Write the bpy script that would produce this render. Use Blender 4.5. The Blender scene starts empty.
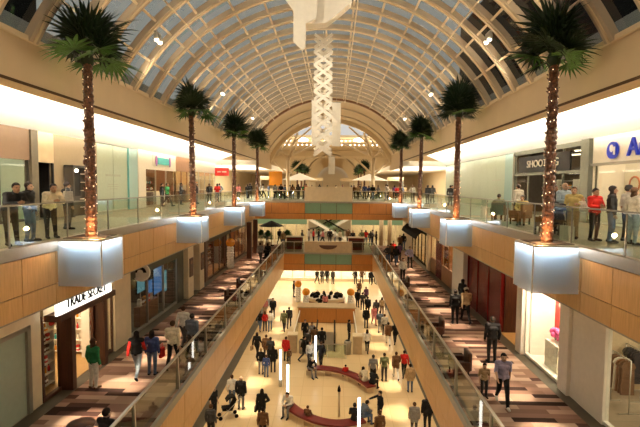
import bpy, bmesh, math, random
from mathutils import Vector, Matrix, Euler
PI = math.pi
rnd = random.Random(7)
SC = bpy.context.scene
COL = SC.collection

# ------------------------------------------------------------------ materials
def new_mat(name):
    m = bpy.data.materials.new(name); m.use_nodes = True
    nt = m.node_tree
    return m, nt, nt.nodes['Principled BSDF']
def L(nt, a, b): nt.links.new(a, b)
def mat(name, col, rough=.6, metal=0, var=.08, scale=6.0, emit=0, ecol=None, spec=.4):
    """plain surface with a slight procedural mottling"""
    m, nt, p = new_mat(name)
    p.inputs['Roughness'].default_value = rough
    p.inputs['Metallic'].default_value = metal
    p.inputs['Specular IOR Level'].default_value = spec
    tc = nt.nodes.new('ShaderNodeTexCoord'); n = nt.nodes.new('ShaderNodeTexNoise')
    n.inputs['Scale'].default_value = scale; n.inputs['Detail'].default_value = 3
    r = nt.nodes.new('ShaderNodeValToRGB')
    r.color_ramp.elements[0].position = .3; r.color_ramp.elements[1].position = .7
    r.color_ramp.elements[0].color = (*[c * (1 - var) for c in col], 1)
    r.color_ramp.elements[1].color = (*[min(1, c * (1 + var)) for c in col], 1)
    L(nt, tc.outputs['Object'], n.inputs['Vector']); L(nt, n.outputs['Fac'], r.inputs['Fac'])
    L(nt, r.outputs['Color'], p.inputs['Base Color'])
    if emit:
        p.inputs['Emission Color'].default_value = (*(ecol or col), 1)
        p.inputs['Emission Strength'].default_value = emit
    return m
def glass(name, tint=(.9, .95, .92), gl=.10, rough=.02):
    m = bpy.data.materials.new(name); m.use_nodes = True; nt = m.node_tree
    nt.nodes.remove(nt.nodes['Principled BSDF'])
    out = nt.nodes['Material Output']
    t = nt.nodes.new('ShaderNodeBsdfTransparent'); t.inputs[0].default_value = (*tint, 1)
    g = nt.nodes.new('ShaderNodeBsdfGlossy'); g.inputs['Roughness'].default_value = rough
    f = nt.nodes.new('ShaderNodeFresnel'); f.inputs[0].default_value = 1.45
    mx = nt.nodes.new('ShaderNodeMixShader'); ad = nt.nodes.new('ShaderNodeMath'); ad.operation = 'ADD'
    ad.inputs[1].default_value = gl; ad.use_clamp = True
    ge = nt.nodes.new('ShaderNodeNewGeometry'); iv = nt.nodes.new('ShaderNodeMath'); iv.operation = 'SUBTRACT'; iv.inputs[0].default_value = 1
    mu = nt.nodes.new('ShaderNodeMath'); mu.operation = 'MULTIPLY'   # reflect on the outer faces only
    L(nt, ge.outputs['Backfacing'], iv.inputs[1])
    L(nt, f.outputs[0], ad.inputs[0]); L(nt, ad.outputs[0], mu.inputs[0]); L(nt, iv.outputs[0], mu.inputs[1]); L(nt, mu.outputs[0], mx.inputs[0])
    L(nt, t.outputs[0], mx.inputs[1]); L(nt, g.outputs[0], mx.inputs[2]); L(nt, mx.outputs[0], out.inputs[0])
    return m
def frosted(name, col, trans=.35):
    m = bpy.data.materials.new(name); m.use_nodes = True; nt = m.node_tree
    nt.nodes.remove(nt.nodes['Principled BSDF']); out = nt.nodes['Material Output']
    a = nt.nodes.new('ShaderNodeBsdfTransparent'); a.inputs[0].default_value = (.95, .97, 1, 1)
    d = nt.nodes.new('ShaderNodeBsdfDiffuse'); d.inputs[0].default_value = (*col, 1)
    tr = nt.nodes.new('ShaderNodeBsdfTranslucent'); tr.inputs[0].default_value = (*col, 1)
    m1 = nt.nodes.new('ShaderNodeMixShader'); m1.inputs[0].default_value = .5
    m2 = nt.nodes.new('ShaderNodeMixShader'); m2.inputs[0].default_value = trans
    L(nt, d.outputs[0], m1.inputs[1]); L(nt, tr.outputs[0], m1.inputs[2])
    L(nt, m1.outputs[0], m2.inputs[1]); L(nt, a.outputs[0], m2.inputs[2]); L(nt, m2.outputs[0], out.inputs[0])
    return m
def emis(name, col, s):
    m = bpy.data.materials.new(name); m.use_nodes = True; nt = m.node_tree
    nt.nodes.remove(nt.nodes['Principled BSDF']); e = nt.nodes.new('ShaderNodeEmission')
    e.inputs[0].default_value = (*col, 1); e.inputs[1].default_value = s
    L(nt, e.outputs[0], nt.nodes['Material Output'].inputs[0])
    return m
def brick_mat(name, c1, c2, mortar, w, h, ms, rough, swap=None, offset=.5, bias=0, spec=.4, rot=0):
    m, nt, p = new_mat(name)
    tc = nt.nodes.new('ShaderNodeTexCoord'); mp = nt.nodes.new('ShaderNodeMapping')
    b = nt.nodes.new('ShaderNodeTexBrick'); b.offset = offset
    b.inputs['Color1'].default_value = (*c1, 1); b.inputs['Color2'].default_value = (*c2, 1)
    b.inputs['Mortar'].default_value = (*mortar, 1); b.inputs['Scale'].default_value = 1
    b.inputs['Mortar Size'].default_value = ms; b.inputs['Brick Width'].default_value = w
    b.inputs['Row Height'].default_value = h; b.inputs['Bias'].default_value = bias
    mp.inputs['Rotation'].default_value = (0, 0, rot)
    L(nt, tc.outputs['Object'], mp.inputs[0]); L(nt, mp.outputs[0], b.inputs['Vector'])
    L(nt, b.outputs['Color'], p.inputs['Base Color'])
    p.inputs['Roughness'].default_value = rough; p.inputs['Specular IOR Level'].default_value = spec
    return m
def wood(name, c1, c2, rough=.4, sc=(14, 14, 1.2)):
    m, nt, p = new_mat(name)
    tc = nt.nodes.new('ShaderNodeTexCoord'); mp = nt.nodes.new('ShaderNodeMapping')
    mp.inputs['Scale'].default_value = sc
    n = nt.nodes.new('ShaderNodeTexNoise'); n.inputs['Scale'].default_value = 1.5; n.inputs['Detail'].default_value = 4
    r = nt.nodes.new('ShaderNodeValToRGB')
    r.color_ramp.elements[0].position = .3; r.color_ramp.elements[1].position = .72
    r.color_ramp.elements[0].color = (*c1, 1); r.color_ramp.elements[1].color = (*c2, 1)
    L(nt, tc.outputs['Object'], mp.inputs[0]); L(nt, mp.outputs[0], n.inputs['Vector'])
    L(nt, n.outputs['Fac'], r.inputs['Fac']); L(nt, r.outputs['Color'], p.inputs['Base Color'])
    p.inputs['Roughness'].default_value = rough
    return m
def carpet_mat():
    m, nt, p = new_mat('striped_carpet')
    tc = nt.nodes.new('ShaderNodeTexCoord')
    def br(w, h, off):
        b = nt.nodes.new('ShaderNodeTexBrick'); b.offset = off; b.offset_frequency = 2
        b.inputs['Color1'].default_value = (0, 0, 0, 1); b.inputs['Color2'].default_value = (1, 1, 1, 1)
        b.inputs['Mortar'].default_value = (.5, .5, .5, 1); b.inputs['Mortar Size'].default_value = 0
        b.inputs['Scale'].default_value = 1; b.inputs['Brick Width'].default_value = w; b.inputs['Row Height'].default_value = h
        L(nt, tc.outputs['Object'], b.inputs['Vector']); return b
    b = br(1.25, .26, .37)
    r = nt.nodes.new('ShaderNodeValToRGB'); r.color_ramp.interpolation = 'CONSTANT'
    e = r.color_ramp.elements
    pal = [(0, (.04, .02, .015)), (.12, (.24, .14, .10)), (.33, (.38, .245, .18)), (.52, (.29, .17, .13)), (.70, (.48, .33, .25)), (.91, (.09, .045, .035))]
    e[0].color = (*pal[0][1], 1); e[1].position = pal[1][0]; e[1].color = (*pal[1][1], 1)
    for q, c in pal[2:]:
        k = e.new(q); k.color = (*c, 1)
    L(nt, b.outputs['Color'], r.inputs['Fac'])
    L(nt, r.outputs['Color'], p.inputs['Base Color']); p.inputs['Roughness'].default_value = .95
    p.inputs['Specular IOR Level'].default_value = .1
    return m

M = {}
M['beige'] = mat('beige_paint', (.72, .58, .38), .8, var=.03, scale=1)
M['cream'] = mat('cream_stone', (.80, .68, .48), .55, var=.05, scale=3)
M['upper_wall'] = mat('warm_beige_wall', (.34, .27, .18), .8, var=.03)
M['white'] = mat('white_paint', (.92, .89, .82), .7, var=.02)
M['rib'] = mat('vault_steel_paint', (.56, .46, .33), .55, var=.05, scale=2)
M['purlin'] = mat('purlin_paint', (.80, .66, .45), .5, var=.03)
M['oak'] = wood('honey_oak_veneer', (.62, .36, .135), (.76, .47, .20), .42)
M['orange_oak'] = wood('orange_oak_veneer', (.52, .20, .045), (.62, .26, .065), .4)
M['dark_wood'] = wood('dark_mahogany', (.055, .02, .012), (.11, .04, .02), .35)
M['mid_wood'] = wood('walnut', (.20, .09, .035), (.30, .14, .06), .4)
M['gap'] = mat('dark_joint_board', (.10, .055, .025), .8)  # dark brown backing behind open joints, also used for grooves
M['green_panel'] = mat('sea_green_glass_panel', (.20, .33, .22), .35, var=.03)
M['metal'] = mat('brushed_grey_metal', (.38, .355, .30), .4, .55, var=.04)
M['rail_steel'] = mat('grey_rail_steel', (.20, .20, .18), .4, .6, var=.04)
M['steel'] = mat('satin_steel', (.55, .52, .45), .32, .8, var=.04)
M['dark_metal'] = mat('dark_bronze', (.045, .038, .03), .4, .3)
M['black'] = mat('black_paint', (.010, .009, .008), .6, spec=.05)
M['slate'] = mat('dark_stone_border', (.085, .07, .045), .5, var=.12, scale=3)
M['carpet'] = carpet_mat()
M['marble'] = brick_mat('cream_marble_tiles', (.74, .55, .31), (.78, .60, .35), (.62, .45, .25), 1.2, 1.2, .012, .22, offset=0, spec=.35)
M['terrazzo'] = brick_mat('pale_terrazzo', (.33, .26, .18), (.37, .30, .21), (.25, .20, .14), 1.5, 1.5, .01, .3, offset=0)
M['rail_glass'] = glass('clear_rail_glass', (.80, .87, .82), .03)
M['shop_glass'] = glass('shop_window_glass', (.93, .95, .93), .02)
M['vault_glass'] = glass('roof_glazing', (.62, .64, .62), .05, .05)
M['frost'] = frosted('frosted_planter_glass', (.90, .93, .95), .6)
M['pot_blue'] = mat('blue_grey_planter_liner', (.30, .46, .58), .5, var=.03)
M['soil'] = mat('dark_potting_soil', (.05, .03, .02), .9, var=.3, scale=30)
M['lamp_white'] = emis('cool_strip_lamp', (.88, .95, 1), 9)
M['lamp_warm'] = emis('warm_lamp', (1, .86, .62), 6)
M['tube'] = emis('glowing_acrylic_tube', (1, .95, .84), 3.2)
M['bulb'] = emis('fairy_bulb', (1, .74, .45), 4)
M['red_wall'] = mat('glossy_red_panel', (.13, .007, .006), .25, var=.05)
M['teal_tile'] = brick_mat('teal_mosaic', (.10, .34, .36), (.16, .44, .46), (.3, .45, .45), .12, .12, .006, .25, offset=0)
M['pale_green'] = mat('pale_green_glass_hoarding', (.42, .50, .41), .25, var=.03)
M['tan'] = mat('tan_stone', (.55, .42, .26), .5, var=.08, scale=4)
M['orange'] = mat('orange_balloon', (.85, .33, .03), .25, var=.02)
M['balloon_white'] = mat('white_balloon', (.85, .83, .78), .25, var=.02)
M['bench_red'] = mat('oxblood_leather', (.15, .014, .010), .4, var=.1)
M['sheet'] = mat('pearly_white_fabric', (.86, .80, .68), .6, var=.03)

# ------------------------------------------------------------------ mesh builder
class MB:
    def __init__(s): s.v = []; s.f = []; s.m = []; s.sm = []
    def add(s, vs, fs, mi=0, smooth=False):
        o = len(s.v); s.v += [tuple(v) for v in vs]
        for f in fs: s.f.append([i + o for i in f]); s.m.append(mi); s.sm.append(smooth)
        return s
    def box(s, x0, x1, y0, y1, z0, z1, mi=0):
        if x0 > x1: x0, x1 = x1, x0
        if y0 > y1: y0, y1 = y1, y0
        v = [(x, y, z) for z in (z0, z1) for y in (y0, y1) for x in (x0, x1)]
        return s.add(v, [(0, 2, 3, 1), (4, 5, 7, 6), (0, 1, 5, 4), (2, 6, 7, 3), (0, 4, 6, 2), (1, 3, 7, 5)], mi)
    def prism(s, poly, ax, a, b, mi=0):
        """poly: 2-D outline (CCW); ax: axis it is extruded along"""
        def P(u, w, t):
            return (t, u, w) if ax == 'x' else ((u, t, w) if ax == 'y' else (u, w, t))
        n = len(poly)
        v = [P(u, w, a) for u, w in poly] + [P(u, w, b) for u, w in poly]
        f = [tuple(range(n))[::-1], tuple(range(n, 2 * n))] + [(i, (i + 1) % n, n + (i + 1) % n, n + i) for i in range(n)]
        return s.add(v, f, mi)
    def tube(s, pts, r, n=8, mi=0, cap=True, smooth=True):
        pts = [Vector(p) for p in pts]; rs = r if isinstance(r, (list, tuple)) else [r] * len(pts)
        vs = []; fs = []
        up = None
        for i, p in enumerate(pts):
            d = (pts[min(i + 1, len(pts) - 1)] - pts[max(i - 1, 0)]).normalized()
            if up is None: up = Vector((0, 0, 1)) if abs(d.z) < .9 else Vector((0, 1, 0))
            a = d.cross(up).normalized(); up = a.cross(d).normalized()
            for k in range(n):
                t = 2 * PI * k / n
                vs.append(p + a * (math.cos(t) * rs[i]) + up * (math.sin(t) * rs[i]))
        for i in range(len(pts) - 1):
            for k in range(n):
                q = (k + 1) % n
                fs.append((i * n + k, i * n + q, (i + 1) * n + q, (i + 1) * n + k))
        if cap:
            fs.append(tuple(range(n))[::-1]); fs.append(tuple(range((len(pts) - 1) * n, len(pts) * n)))
        return s.add(vs, fs, mi, smooth)
    def lathe(s, prof, c=(0, 0, 0), n=20, mi=0, smooth=True):
        vs = []; fs = []
        for r, z in prof:
            for k in range(n):
                t = 2 * PI * k / n; vs.append((c[0] + r * math.cos(t), c[1] + r * math.sin(t), c[2] + z))
        for i in range(len(prof) - 1):
            for k in range(n):
                q = (k + 1) % n; fs.append((i * n + k, i * n + q, (i + 1) * n + q, (i + 1) * n + k))
        fs.append(tuple(range(n))[::-1]); fs.append(tuple(range((len(prof) - 1) * n, len(prof) * n)))
        return s.add(vs, fs, mi, smooth)
    def ball(s, c, r, n=10, mi=0, sz=1):
        pr = [(r * math.sin(PI * i / (n // 2 + 1)) + 1e-4, -r * sz * math.cos(PI * i / (n // 2 + 1))) for i in range(n // 2 + 2)]
        return s.lathe(pr, c, n, mi)
    def arc(s, R0, R1, t0, t1, y0, y1, zc, n=40, mi=0):
        """segment of a barrel vault: inner radius R0, outer R1, from angle t0 to t1"""
        vs = []; fs = []
        for i in range(n + 1):
            t = t0 + (t1 - t0) * i / n; c, q = math.cos(t), math.sin(t)
            for R, y in ((R0, y0), (R0, y1), (R1, y1), (R1, y0)):
                vs.append((R * c, y, zc + R * q))
        for i in range(n):
            for k in range(4):
                q = (k + 1) % 4
                fs.append((i * 4 + k, (i + 1) * 4 + k, (i + 1) * 4 + q, i * 4 + q))
        fs += [(0, 1, 2, 3), (n * 4 + 3, n * 4 + 2, n * 4 + 1, n * 4)]
        return s.add(vs, fs, mi, False)
    def build(s, name, mats, parent=None, bevel=0, fix=False):
        me = bpy.data.meshes.new(name); me.from_pydata(s.v, [], s.f); me.update()
        me.polygons.foreach_set('material_index', s.m); me.polygons.foreach_set('use_smooth', s.sm)
        if fix:
            bm = bmesh.new(); bm.from_mesh(me); bmesh.ops.recalc_face_normals(bm, faces=bm.faces); bm.to_mesh(me); bm.free()
        for m in (mats if isinstance(mats, list) else [mats]): me.materials.append(m)
        o = bpy.data.objects.new(name, me); COL.objects.link(o)
        if parent is not None: o.parent = parent
        if bevel:
            b = o.modifiers.new('edge', 'BEVEL'); b.width = bevel; b.segments = 2; b.limit_method = 'ANGLE'
        return o
    def shift(s, d):
        s.v = [(a + d[0], b + d[1], c + d[2]) for a, b, c in s.v]; return s

def tag(o, label, cat, group=None):
    o['label'] = label; o['category'] = cat
    if group: o['group'] = group
    return o
def thing(name, label, cat, loc=(0, 0, 0), rz=0, group=None):
    o = bpy.data.objects.new(name, None); COL.objects.link(o); o.empty_display_size = .1
    o.location = loc; o.rotation_euler = (0, 0, rz)
    return tag(o, label, cat, group)
def struct(name, mb, m, **k):
    o = mb.build(name, m, **k); o['kind'] = 'structure'; return o
KIDS = {}
def dup(root, loc=None, rz=None, label=None, group=None, scale=None):
    r = root.copy(); COL.objects.link(r)
    if loc is not None: r.location = loc
    if rz is not None: r.rotation_euler = (0, 0, rz)
    if label: r['label'] = label
    if group: r['group'] = group
    if scale: r.scale = (scale,) * 3 if not isinstance(scale, tuple) else scale
    if root.name not in KIDS:
        KIDS[root.name] = [(ch, list(ch.children)) for ch in root.children]
    for ch, sub in KIDS[root.name]:
        c = ch.copy(); COL.objects.link(c); c.parent = r
        for g in sub:
            d = g.copy(); COL.objects.link(d); d.parent = c
    return r
def at(mb, loc):    # world-coordinate geometry moved into the frame of a thing based at loc
    return mb.shift((-loc[0], -loc[1], -loc[2]))
def text_mesh(name, s, size, m, parent, loc, rot, depth=.015, align='CENTER', sx=1):
    c = bpy.data.curves.new(name, 'FONT'); c.body = s; c.size = size; c.extrude = depth
    c.align_x = align; c.align_y = 'CENTER'; c.resolution_u = 3
    t = bpy.data.objects.new('tmp_text', c); COL.objects.link(t)
    dg = bpy.context.evaluated_depsgraph_get(); me = bpy.data.meshes.new_from_object(t.evaluated_get(dg))
    bpy.data.objects.remove(t); me.materials.clear(); me.materials.append(m)
    o = bpy.data.objects.new(name, me); COL.objects.link(o); o.parent = parent
    o.location = loc; o.rotation_euler = rot; o.scale = (sx, 1, 1)
    return o
def alight(name, loc, rot, sx, sy, e, col=(1, .8, .55), spread=PI):
    d = bpy.data.lights.new(name, 'AREA'); d.shape = 'RECTANGLE'; d.size = sx; d.size_y = sy
    d.energy = e; d.color = col; d.spread = spread
    o = bpy.data.objects.new(name, d); COL.objects.link(o); o.location = loc; o.rotation_euler = rot; return o
def spot(name, loc, tgt, e, ang, col=(1, .8, .55), blend=.6, r=.08):
    d = bpy.data.lights.new(name, 'SPOT'); d.energy = e; d.spot_size = math.radians(ang); d.spot_blend = blend
    d.color = col; d.shadow_soft_size = r
    o = bpy.data.objects.new(name, d); COL.objects.link(o); o.location = loc
    o.rotation_euler = (Vector(tgt) - Vector(loc)).to_track_quat('-Z', 'Y').to_euler(); return o
def plight(name, loc, e, col=(1, .8, .55), r=.1):
    d = bpy.data.lights.new(name, 'POINT'); d.energy = e; d.color = col; d.shadow_soft_size = r
    o = bpy.data.objects.new(name, d); COL.objects.link(o); o.location = loc; return o
SIDES = ((-1, 'left'), (1, 'right'))
UP = (PI, 0, 0)

# ------------------------------------------------------------------ camera, world
cd = bpy.data.cameras.new('camera'); cam = bpy.data.objects.new('camera', cd); COL.objects.link(cam)
cd.sensor_width = 36; cd.lens = 460 / 640 * 36; cd.clip_end = 400; cd.clip_start = .05
R = Matrix.Rotation(math.atan(14 / 460), 3, 'Z') @ Matrix.Rotation(PI / 2 - math.atan(28.5 / 460), 3, 'X') @ Matrix.Rotation(math.radians(.5), 3, 'Z')
cam.matrix_world = Matrix.Translation((.54, 0, 1.65)) @ R.to_4x4()
SC.camera = cam
w = bpy.data.worlds.new('dusk'); SC.world = w; w.use_nodes = True
wn = w.node_tree; bg = wn.nodes['Background']
tc = wn.nodes.new('ShaderNodeTexCoord'); sp = wn.nodes.new('ShaderNodeSeparateXYZ'); rp = wn.nodes.new('ShaderNodeValToRGB')
L(wn, tc.outputs['Generated'], sp.inputs[0]); L(wn, sp.outputs['Z'], rp.inputs['Fac'])
rp.color_ramp.elements[0].color = (.36, .345, .32, 1); rp.color_ramp.elements[1].color = (.40, .40, .40, 1)
L(wn, rp.outputs['Color'], bg.inputs[0]); bg.inputs[1].default_value = 1.15
SC.view_settings.view_transform = 'Standard'; SC.view_settings.look = 'None'; SC.view_settings.gamma = 1
SC.view_settings.use_curve_mapping = False
SC.view_settings.exposure = 0.68
SC.cycles.use_denoising = True
SC.cycles.max_bounces = 6; SC.cycles.transparent_max_bounces = 16
SC.cycles.sample_clamp_indirect = 6

# ------------------------------------------------------------------ levels
Z2, Z1 = -5.1, -10.2
XF, X2, XW3, XW2, XW1 = 7.36, 4.47, 12.5, 8.29, 6.6
YB0, YB1 = 45.5, 51.0          # the bridges
YS = -4.0
BAY = 9.85
PALMY = [13.4 + BAY * i for i in range(4)]

struct('floor_ground', MB().box(-20, 20, YS, 90, Z1 - .3, Z1), M['marble'])
for s, side in SIDES:
    struct('floor_upper_' + side, MB().box(s * XF, s * 18, YS, 150, -.25, 0), M['terrazzo'])
    struct('ceiling_middle_' + side, MB().box(s * (XF + .02), s * 18, YS, 64, -1.74, -.25), M['beige'])
    struct('floor_middle_' + side, MB().box(s * X2, s * (XW2 - .45), YS, 51.5, Z2 - .25, Z2), M['carpet'])
    struct('floor_border_' + side, MB().box(s * (XW2 - .45), s * XW2, YS, 51.5, Z2 - .25, Z2 + .004), M['slate'])
    struct('floor_ground_border_' + side, MB().box(s * 5.72, s * 6.6, YS, 47, Z1, Z1 + .006), M['slate'])
    struct('floor_shop_' + side, MB().box(s * XW2, s * 18, YS, 75, Z2 - .25, Z2 + .002), M['terrazzo'])
    struct('ceiling_lower_' + side, MB().box(s * (X2 + .02), s * 18, YS, 75, Z2 - 1.83, Z2 - .25), M['beige'])
struct('floor_middle_far', MB().box(-XW2, XW2, 51.5, 75, Z2 - .25, Z2 - .001).box(-X2, X2, YB0, 51.5, Z2 - .25, Z2 - .001), M['terrazzo'])
struct('floor_upper_far', MB().box(-XF, XF, YB0, 64, -.25, -.001).box(-XF, XF, 72, 150, -.25, -.001), M['terrazzo'])
struct('ceiling_middle_far', MB().box(-XF, XF, YB0 + .06, YB1, -1.74, -.26), M['beige'])
struct('ceiling_lower_far', MB().box(-X2, X2, YB0 + .06, YB1 + 9, Z2 - 1.83, Z2 - .26), M['beige'])
struct('wall_back', MB().box(-18, 18, YS - .3, YS, Z1, 11), M['beige'])
struct('wall_far', MB().box(-18, 18, 149, 149.3, Z1, 9), M['beige'])

# balcony fascias: metal coping, wood panels in two rows with open joints
def fascia(name, label, loc, run, z_top, segs, mats, heights, thick=.05):
    """run: 'y' (along the atrium) or 'x' (bridge). segs: list of (a, b, material index). face is at loc; outward side given by sign"""
    root = thing(name, label, 'balcony fascia', loc)
    return root
for lev, XX, zt, dz in ((3, XF, 0.0, (.27, 1.2, 1.76)), (2, X2, Z2, (.22, 1.25, 1.85))):
    for s, side in SIDES:
        nm = 'upper' if lev == 3 else 'middle'
        root = thing('balcony_fascia', '%s honey oak balcony fascia along the %s side, under the %s walkway railing' % (nm, side, nm), 'balcony fascia', (s * XX, 0, zt))
        MB().box(-s * .09, s * .02, YS, YB0, -dz[0], .03).build('metal_coping', M['metal'], root, bevel=.01)
        MB().box(-s * .012, s * .02, YS, YB0, -dz[2], -dz[0]).build('backing_board', M['gap'], root)
        up, lo = MB(), MB()
        wd = BAY / 7 if lev == 3 else BAY / 5
        y = 13.4 - 12 * BAY / 7 + .65
        while y < YB0 - .05:
            a, b = y + .012, min(y + wd - .012, YB0 - .05)
            if b > a + .1:
                up.box(-s * .06, -s * .012, a, b, -dz[1] + .012, -dz[0] - .02)
                lo.box(-s * .055, -s * .012, a, b, -dz[2], -dz[1] - .012)
            y += wd
        up.build('upper_panel', M['oak'], root); lo.build('lower_panel', M['oak'], root)
        MB().box(-s * .055, s * .02, YS, YB0, -dz[2] - .04, -dz[2]).build('bottom_trim', M['metal'], root)

# bridges: orange oak panels either side of three sea-green ones
for lev, XX, zt, dz, nm in ((3, XF, 0.0, (.12, 1.18, 1.76), 'upper'), (2, X2, Z2, (.12, 1.15, 1.8), 'middle')):
    root = thing('bridge', '%s footbridge over the atrium, orange oak panels flanking three green ones' % nm, 'bridge', (0, YB0, zt))
    MB().box(-XX, XX, -.12, .05, -dz[0], .03).build('metal_coping', M['metal'], root)
    MB().box(-XX, XX, 0, .06, -dz[2], -dz[0]).build('backing_board', M['gap'], root)
    cols = [-2.35, -.785, .785, 2.35]
    g = MB()
    for a, b in zip(cols, cols[1:]): g.box(a + .02, b - .02, -.06, 0, -dz[1] + .02, -dz[0] - .02)
    g.build('green_panel', M['green_panel'], root)
    o = MB(); n = 3 if lev == 3 else 1
    xs = [2.35 + (XX - 2.35) * k / n for k in range(n + 1)]
    for q in (-1, 1):
        for a, b in zip(xs, xs[1:]): o.box(q * (a + .02), q * (b - .02), -.06, 0, -dz[1] + .02, -dz[0] - .02)
    xs = [-XX] + [-2.35, -.785, .785, 2.35] + [XX]
    for a, b in zip(xs, xs[1:]): o.box(a + .02, b - .02, -.05, 0, -dz[2], -dz[1] - .02)
    o.build('orange_panel', M['orange_oak'], root)
    hh = 1.42 if lev == 3 else 1.08
    MB().box(-2.35, 2.35, -.08, .25, .03, hh).box(-2.38, 2.38, -.1, .28, hh, hh + .06).build('stone_parapet', M['tan'] if lev == 2 else M['cream'], root)
    if lev == 2:
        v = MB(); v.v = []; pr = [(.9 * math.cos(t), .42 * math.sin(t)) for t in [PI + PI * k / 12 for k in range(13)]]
        v.prism([(x, .78 + z) for x, z in pr], 'y', -.12, -.08); v.build('painted_shade', M['dark_wood'], root)  # dark half oval stands in for shading on the parapet

# ------------------------------------------------------------------ railings
def railing(label, loc, pts_y, s, h, post_w, style):
    root = thing('glass_railing', label, 'railing', loc)
    y0, y1 = pts_y[0], pts_y[-1]
    if style == 3:
        MB().box(-.03, .03, y0, y1, h - .02, h + .02).build('handrail', M['rail_steel'], root, bevel=.008)
        p0 = MB().box(-.015, .015, -.02, .02, .03, h - .03).build('post', M['rail_steel'], root)
    else:
        MB().prism([(-.05, h - .02), (.05, h - .04), (.05, h + .0), (-.05, h + .02)] if s > 0 else [(-.05, h - .04), (.05, h - .02), (.05, h + .02), (-.05, h)], 'y', y0, y1).build('handrail', M['steel'], root)
        q = s
        p0 = MB().prism([(-q * .02 - .05, .03), (-q * .02 + .05, .03), (q * .0 + .03, h - .03), (q * .0 - .03, h - .03)], 'y', -.035, .035).build('post', M['steel'], root)
    p0.location = (0, pts_y[0], 0)
    for y in pts_y[1:]:
        c = p0.copy(); COL.objects.link(c); c.parent = root; c.location = (0, y, 0)
    for a, b in zip(pts_y, pts_y[1:]):
        MB().box(-.008, .008, a + .05, b - .05, .06, h - .1 if style == 2 else h - .03).build('glass_panel', M['rail_glass'], root)
    return root
for s, side in SIDES:
    ys = [13.4 - 3 * BAY / 4 - BAY + BAY / 4 * k for k in range(24)]
    ys = [y for y in ys if y > 2 and y < YB0 - .5] + [YB0 - .05]
    railing('clear glass railing with thin steel handrail edging the upper %s walkway' % side, (s * (XF + .02), 0, 0), ys, s, 1.08, .04, 3)
    ys = [8 + 3.28 * k for k in range(12)]; ys = [y for y in ys if y < YB0 - .5] + [YB0 - .05]
    railing('glass railing with flat grey handrail and raked posts along the middle %s walkway' % side, (s * (X2 + .06), 0, Z2), ys, s, 1.15, .06, 2)
for q, side in ((-1, 'left'), (1, 'right')):
    root = thing('glass_railing', 'short glass railing on the upper bridge, %s of its stone parapet' % side, 'railing', (0, YB0, 0))
    a, b = q * 2.42, q * (XF - .1)
    MB().box(a, b, -.02, .03, 1.05, 1.1).build('handrail', M['steel'], root)
    for k in range(4):
        x = a + (b - a) * k / 3
        MB().box(x - .025, x + .025, -.01, .02, .03, 1.05).build('post', M['steel'], root)
        if k < 3:
            x2 = a + (b - a) * (k + 1) / 3
            MB().box(min(x, x2) + .04, max(x, x2) - .04, 0, .015, .06, 1.05).build('glass_panel', M['rail_glass'], root)
for q, side in ((-1, 'left'), (1, 'right')):
    root = thing('glass_railing', 'short glass railing on the middle bridge, %s of its tan parapet' % side, 'railing', (0, YB0, Z2))
    a, b = q * 2.42, q * (X2 - .1)
    MB().box(a, b, -.02, .03, 1.05, 1.1).build('handrail', M['steel'], root)
    for k in range(3):
        x = a + (b - a) * k / 2
        MB().box(x - .025, x + .025, -.01, .02, .03, 1.05).build('post', M['steel'], root)
        if k < 2:
            x2 = a + (b - a) * (k + 1) / 2
            MB().box(min(x, x2) + .04, max(x, x2) - .04, 0, .015, .06, 1.05).build('glass_panel', M['rail_glass'], root)

# ------------------------------------------------------------------ frieze, cove ceiling, vault
ZC, RV = 1.3, 9.08
YV = 47.0                       # glazed vault ends, solid barrel to YA
YA = 61.0
TS = math.asin((5.6 - ZC) / RV)
for s, side in SIDES:
    fr = MB().prism([(8.0, 4.30), (8.0, 5.6), (8.22, 5.6), (8.22, 4.42), (8.62, 4.42), (8.62, 4.30)], 'y', YS, YA)
    if s < 0: fr.v = [(-a, b, c) for a, b, c in fr.v]
    struct('frieze_wall_' + side, fr, M['beige'], fix=True)
    pr = [(8.22, 5.35)] + [(8.22 + (XW3 - 8.22) * t, 5.35 - (1 - math.cos(t * PI / 2)) * 1.45) for t in (.1, .25, .4, .55, .7, .85, 1)]
    pr2 = pr + [(XW3 + 5, 3.9), (XW3 + 5, 6.2), (8.22, 6.2)]
    c = MB().prism(pr2, 'y', YS, 50)
    if s < 0: c.v = [(-a, b, z) for a, b, z in c.v]
    struct('ceiling_cove_' + side, c, M['white'], fix=True)
    struct('trim_%d' % (1 if s < 0 else 2), MB().box(s * 7.98, s * 8.02, YS, YA, 4.32, 4.40), M['gap'])
    struct('springing_trim_' + side, MB().box(s * 7.9, s * 8.3, YS, YA, 5.55, 5.68), M['purlin'])
    # lamps in the cove behind the lip
    alight('cove_lamp_' + side, (s * 8.42, 23, 4.5), (0, -s * (PI - .6), 0), .25, 54, 7800, (1, .92, .78), 2.6)
    for k in range(9):
        y = 4 + k * 5.0
        spot('vault_uplight', (s * 7.6, y, 5.5), (-s * 2.5, y + 1, 10.0), 480, 125, (1, .84, .62), 1, .2)

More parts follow.
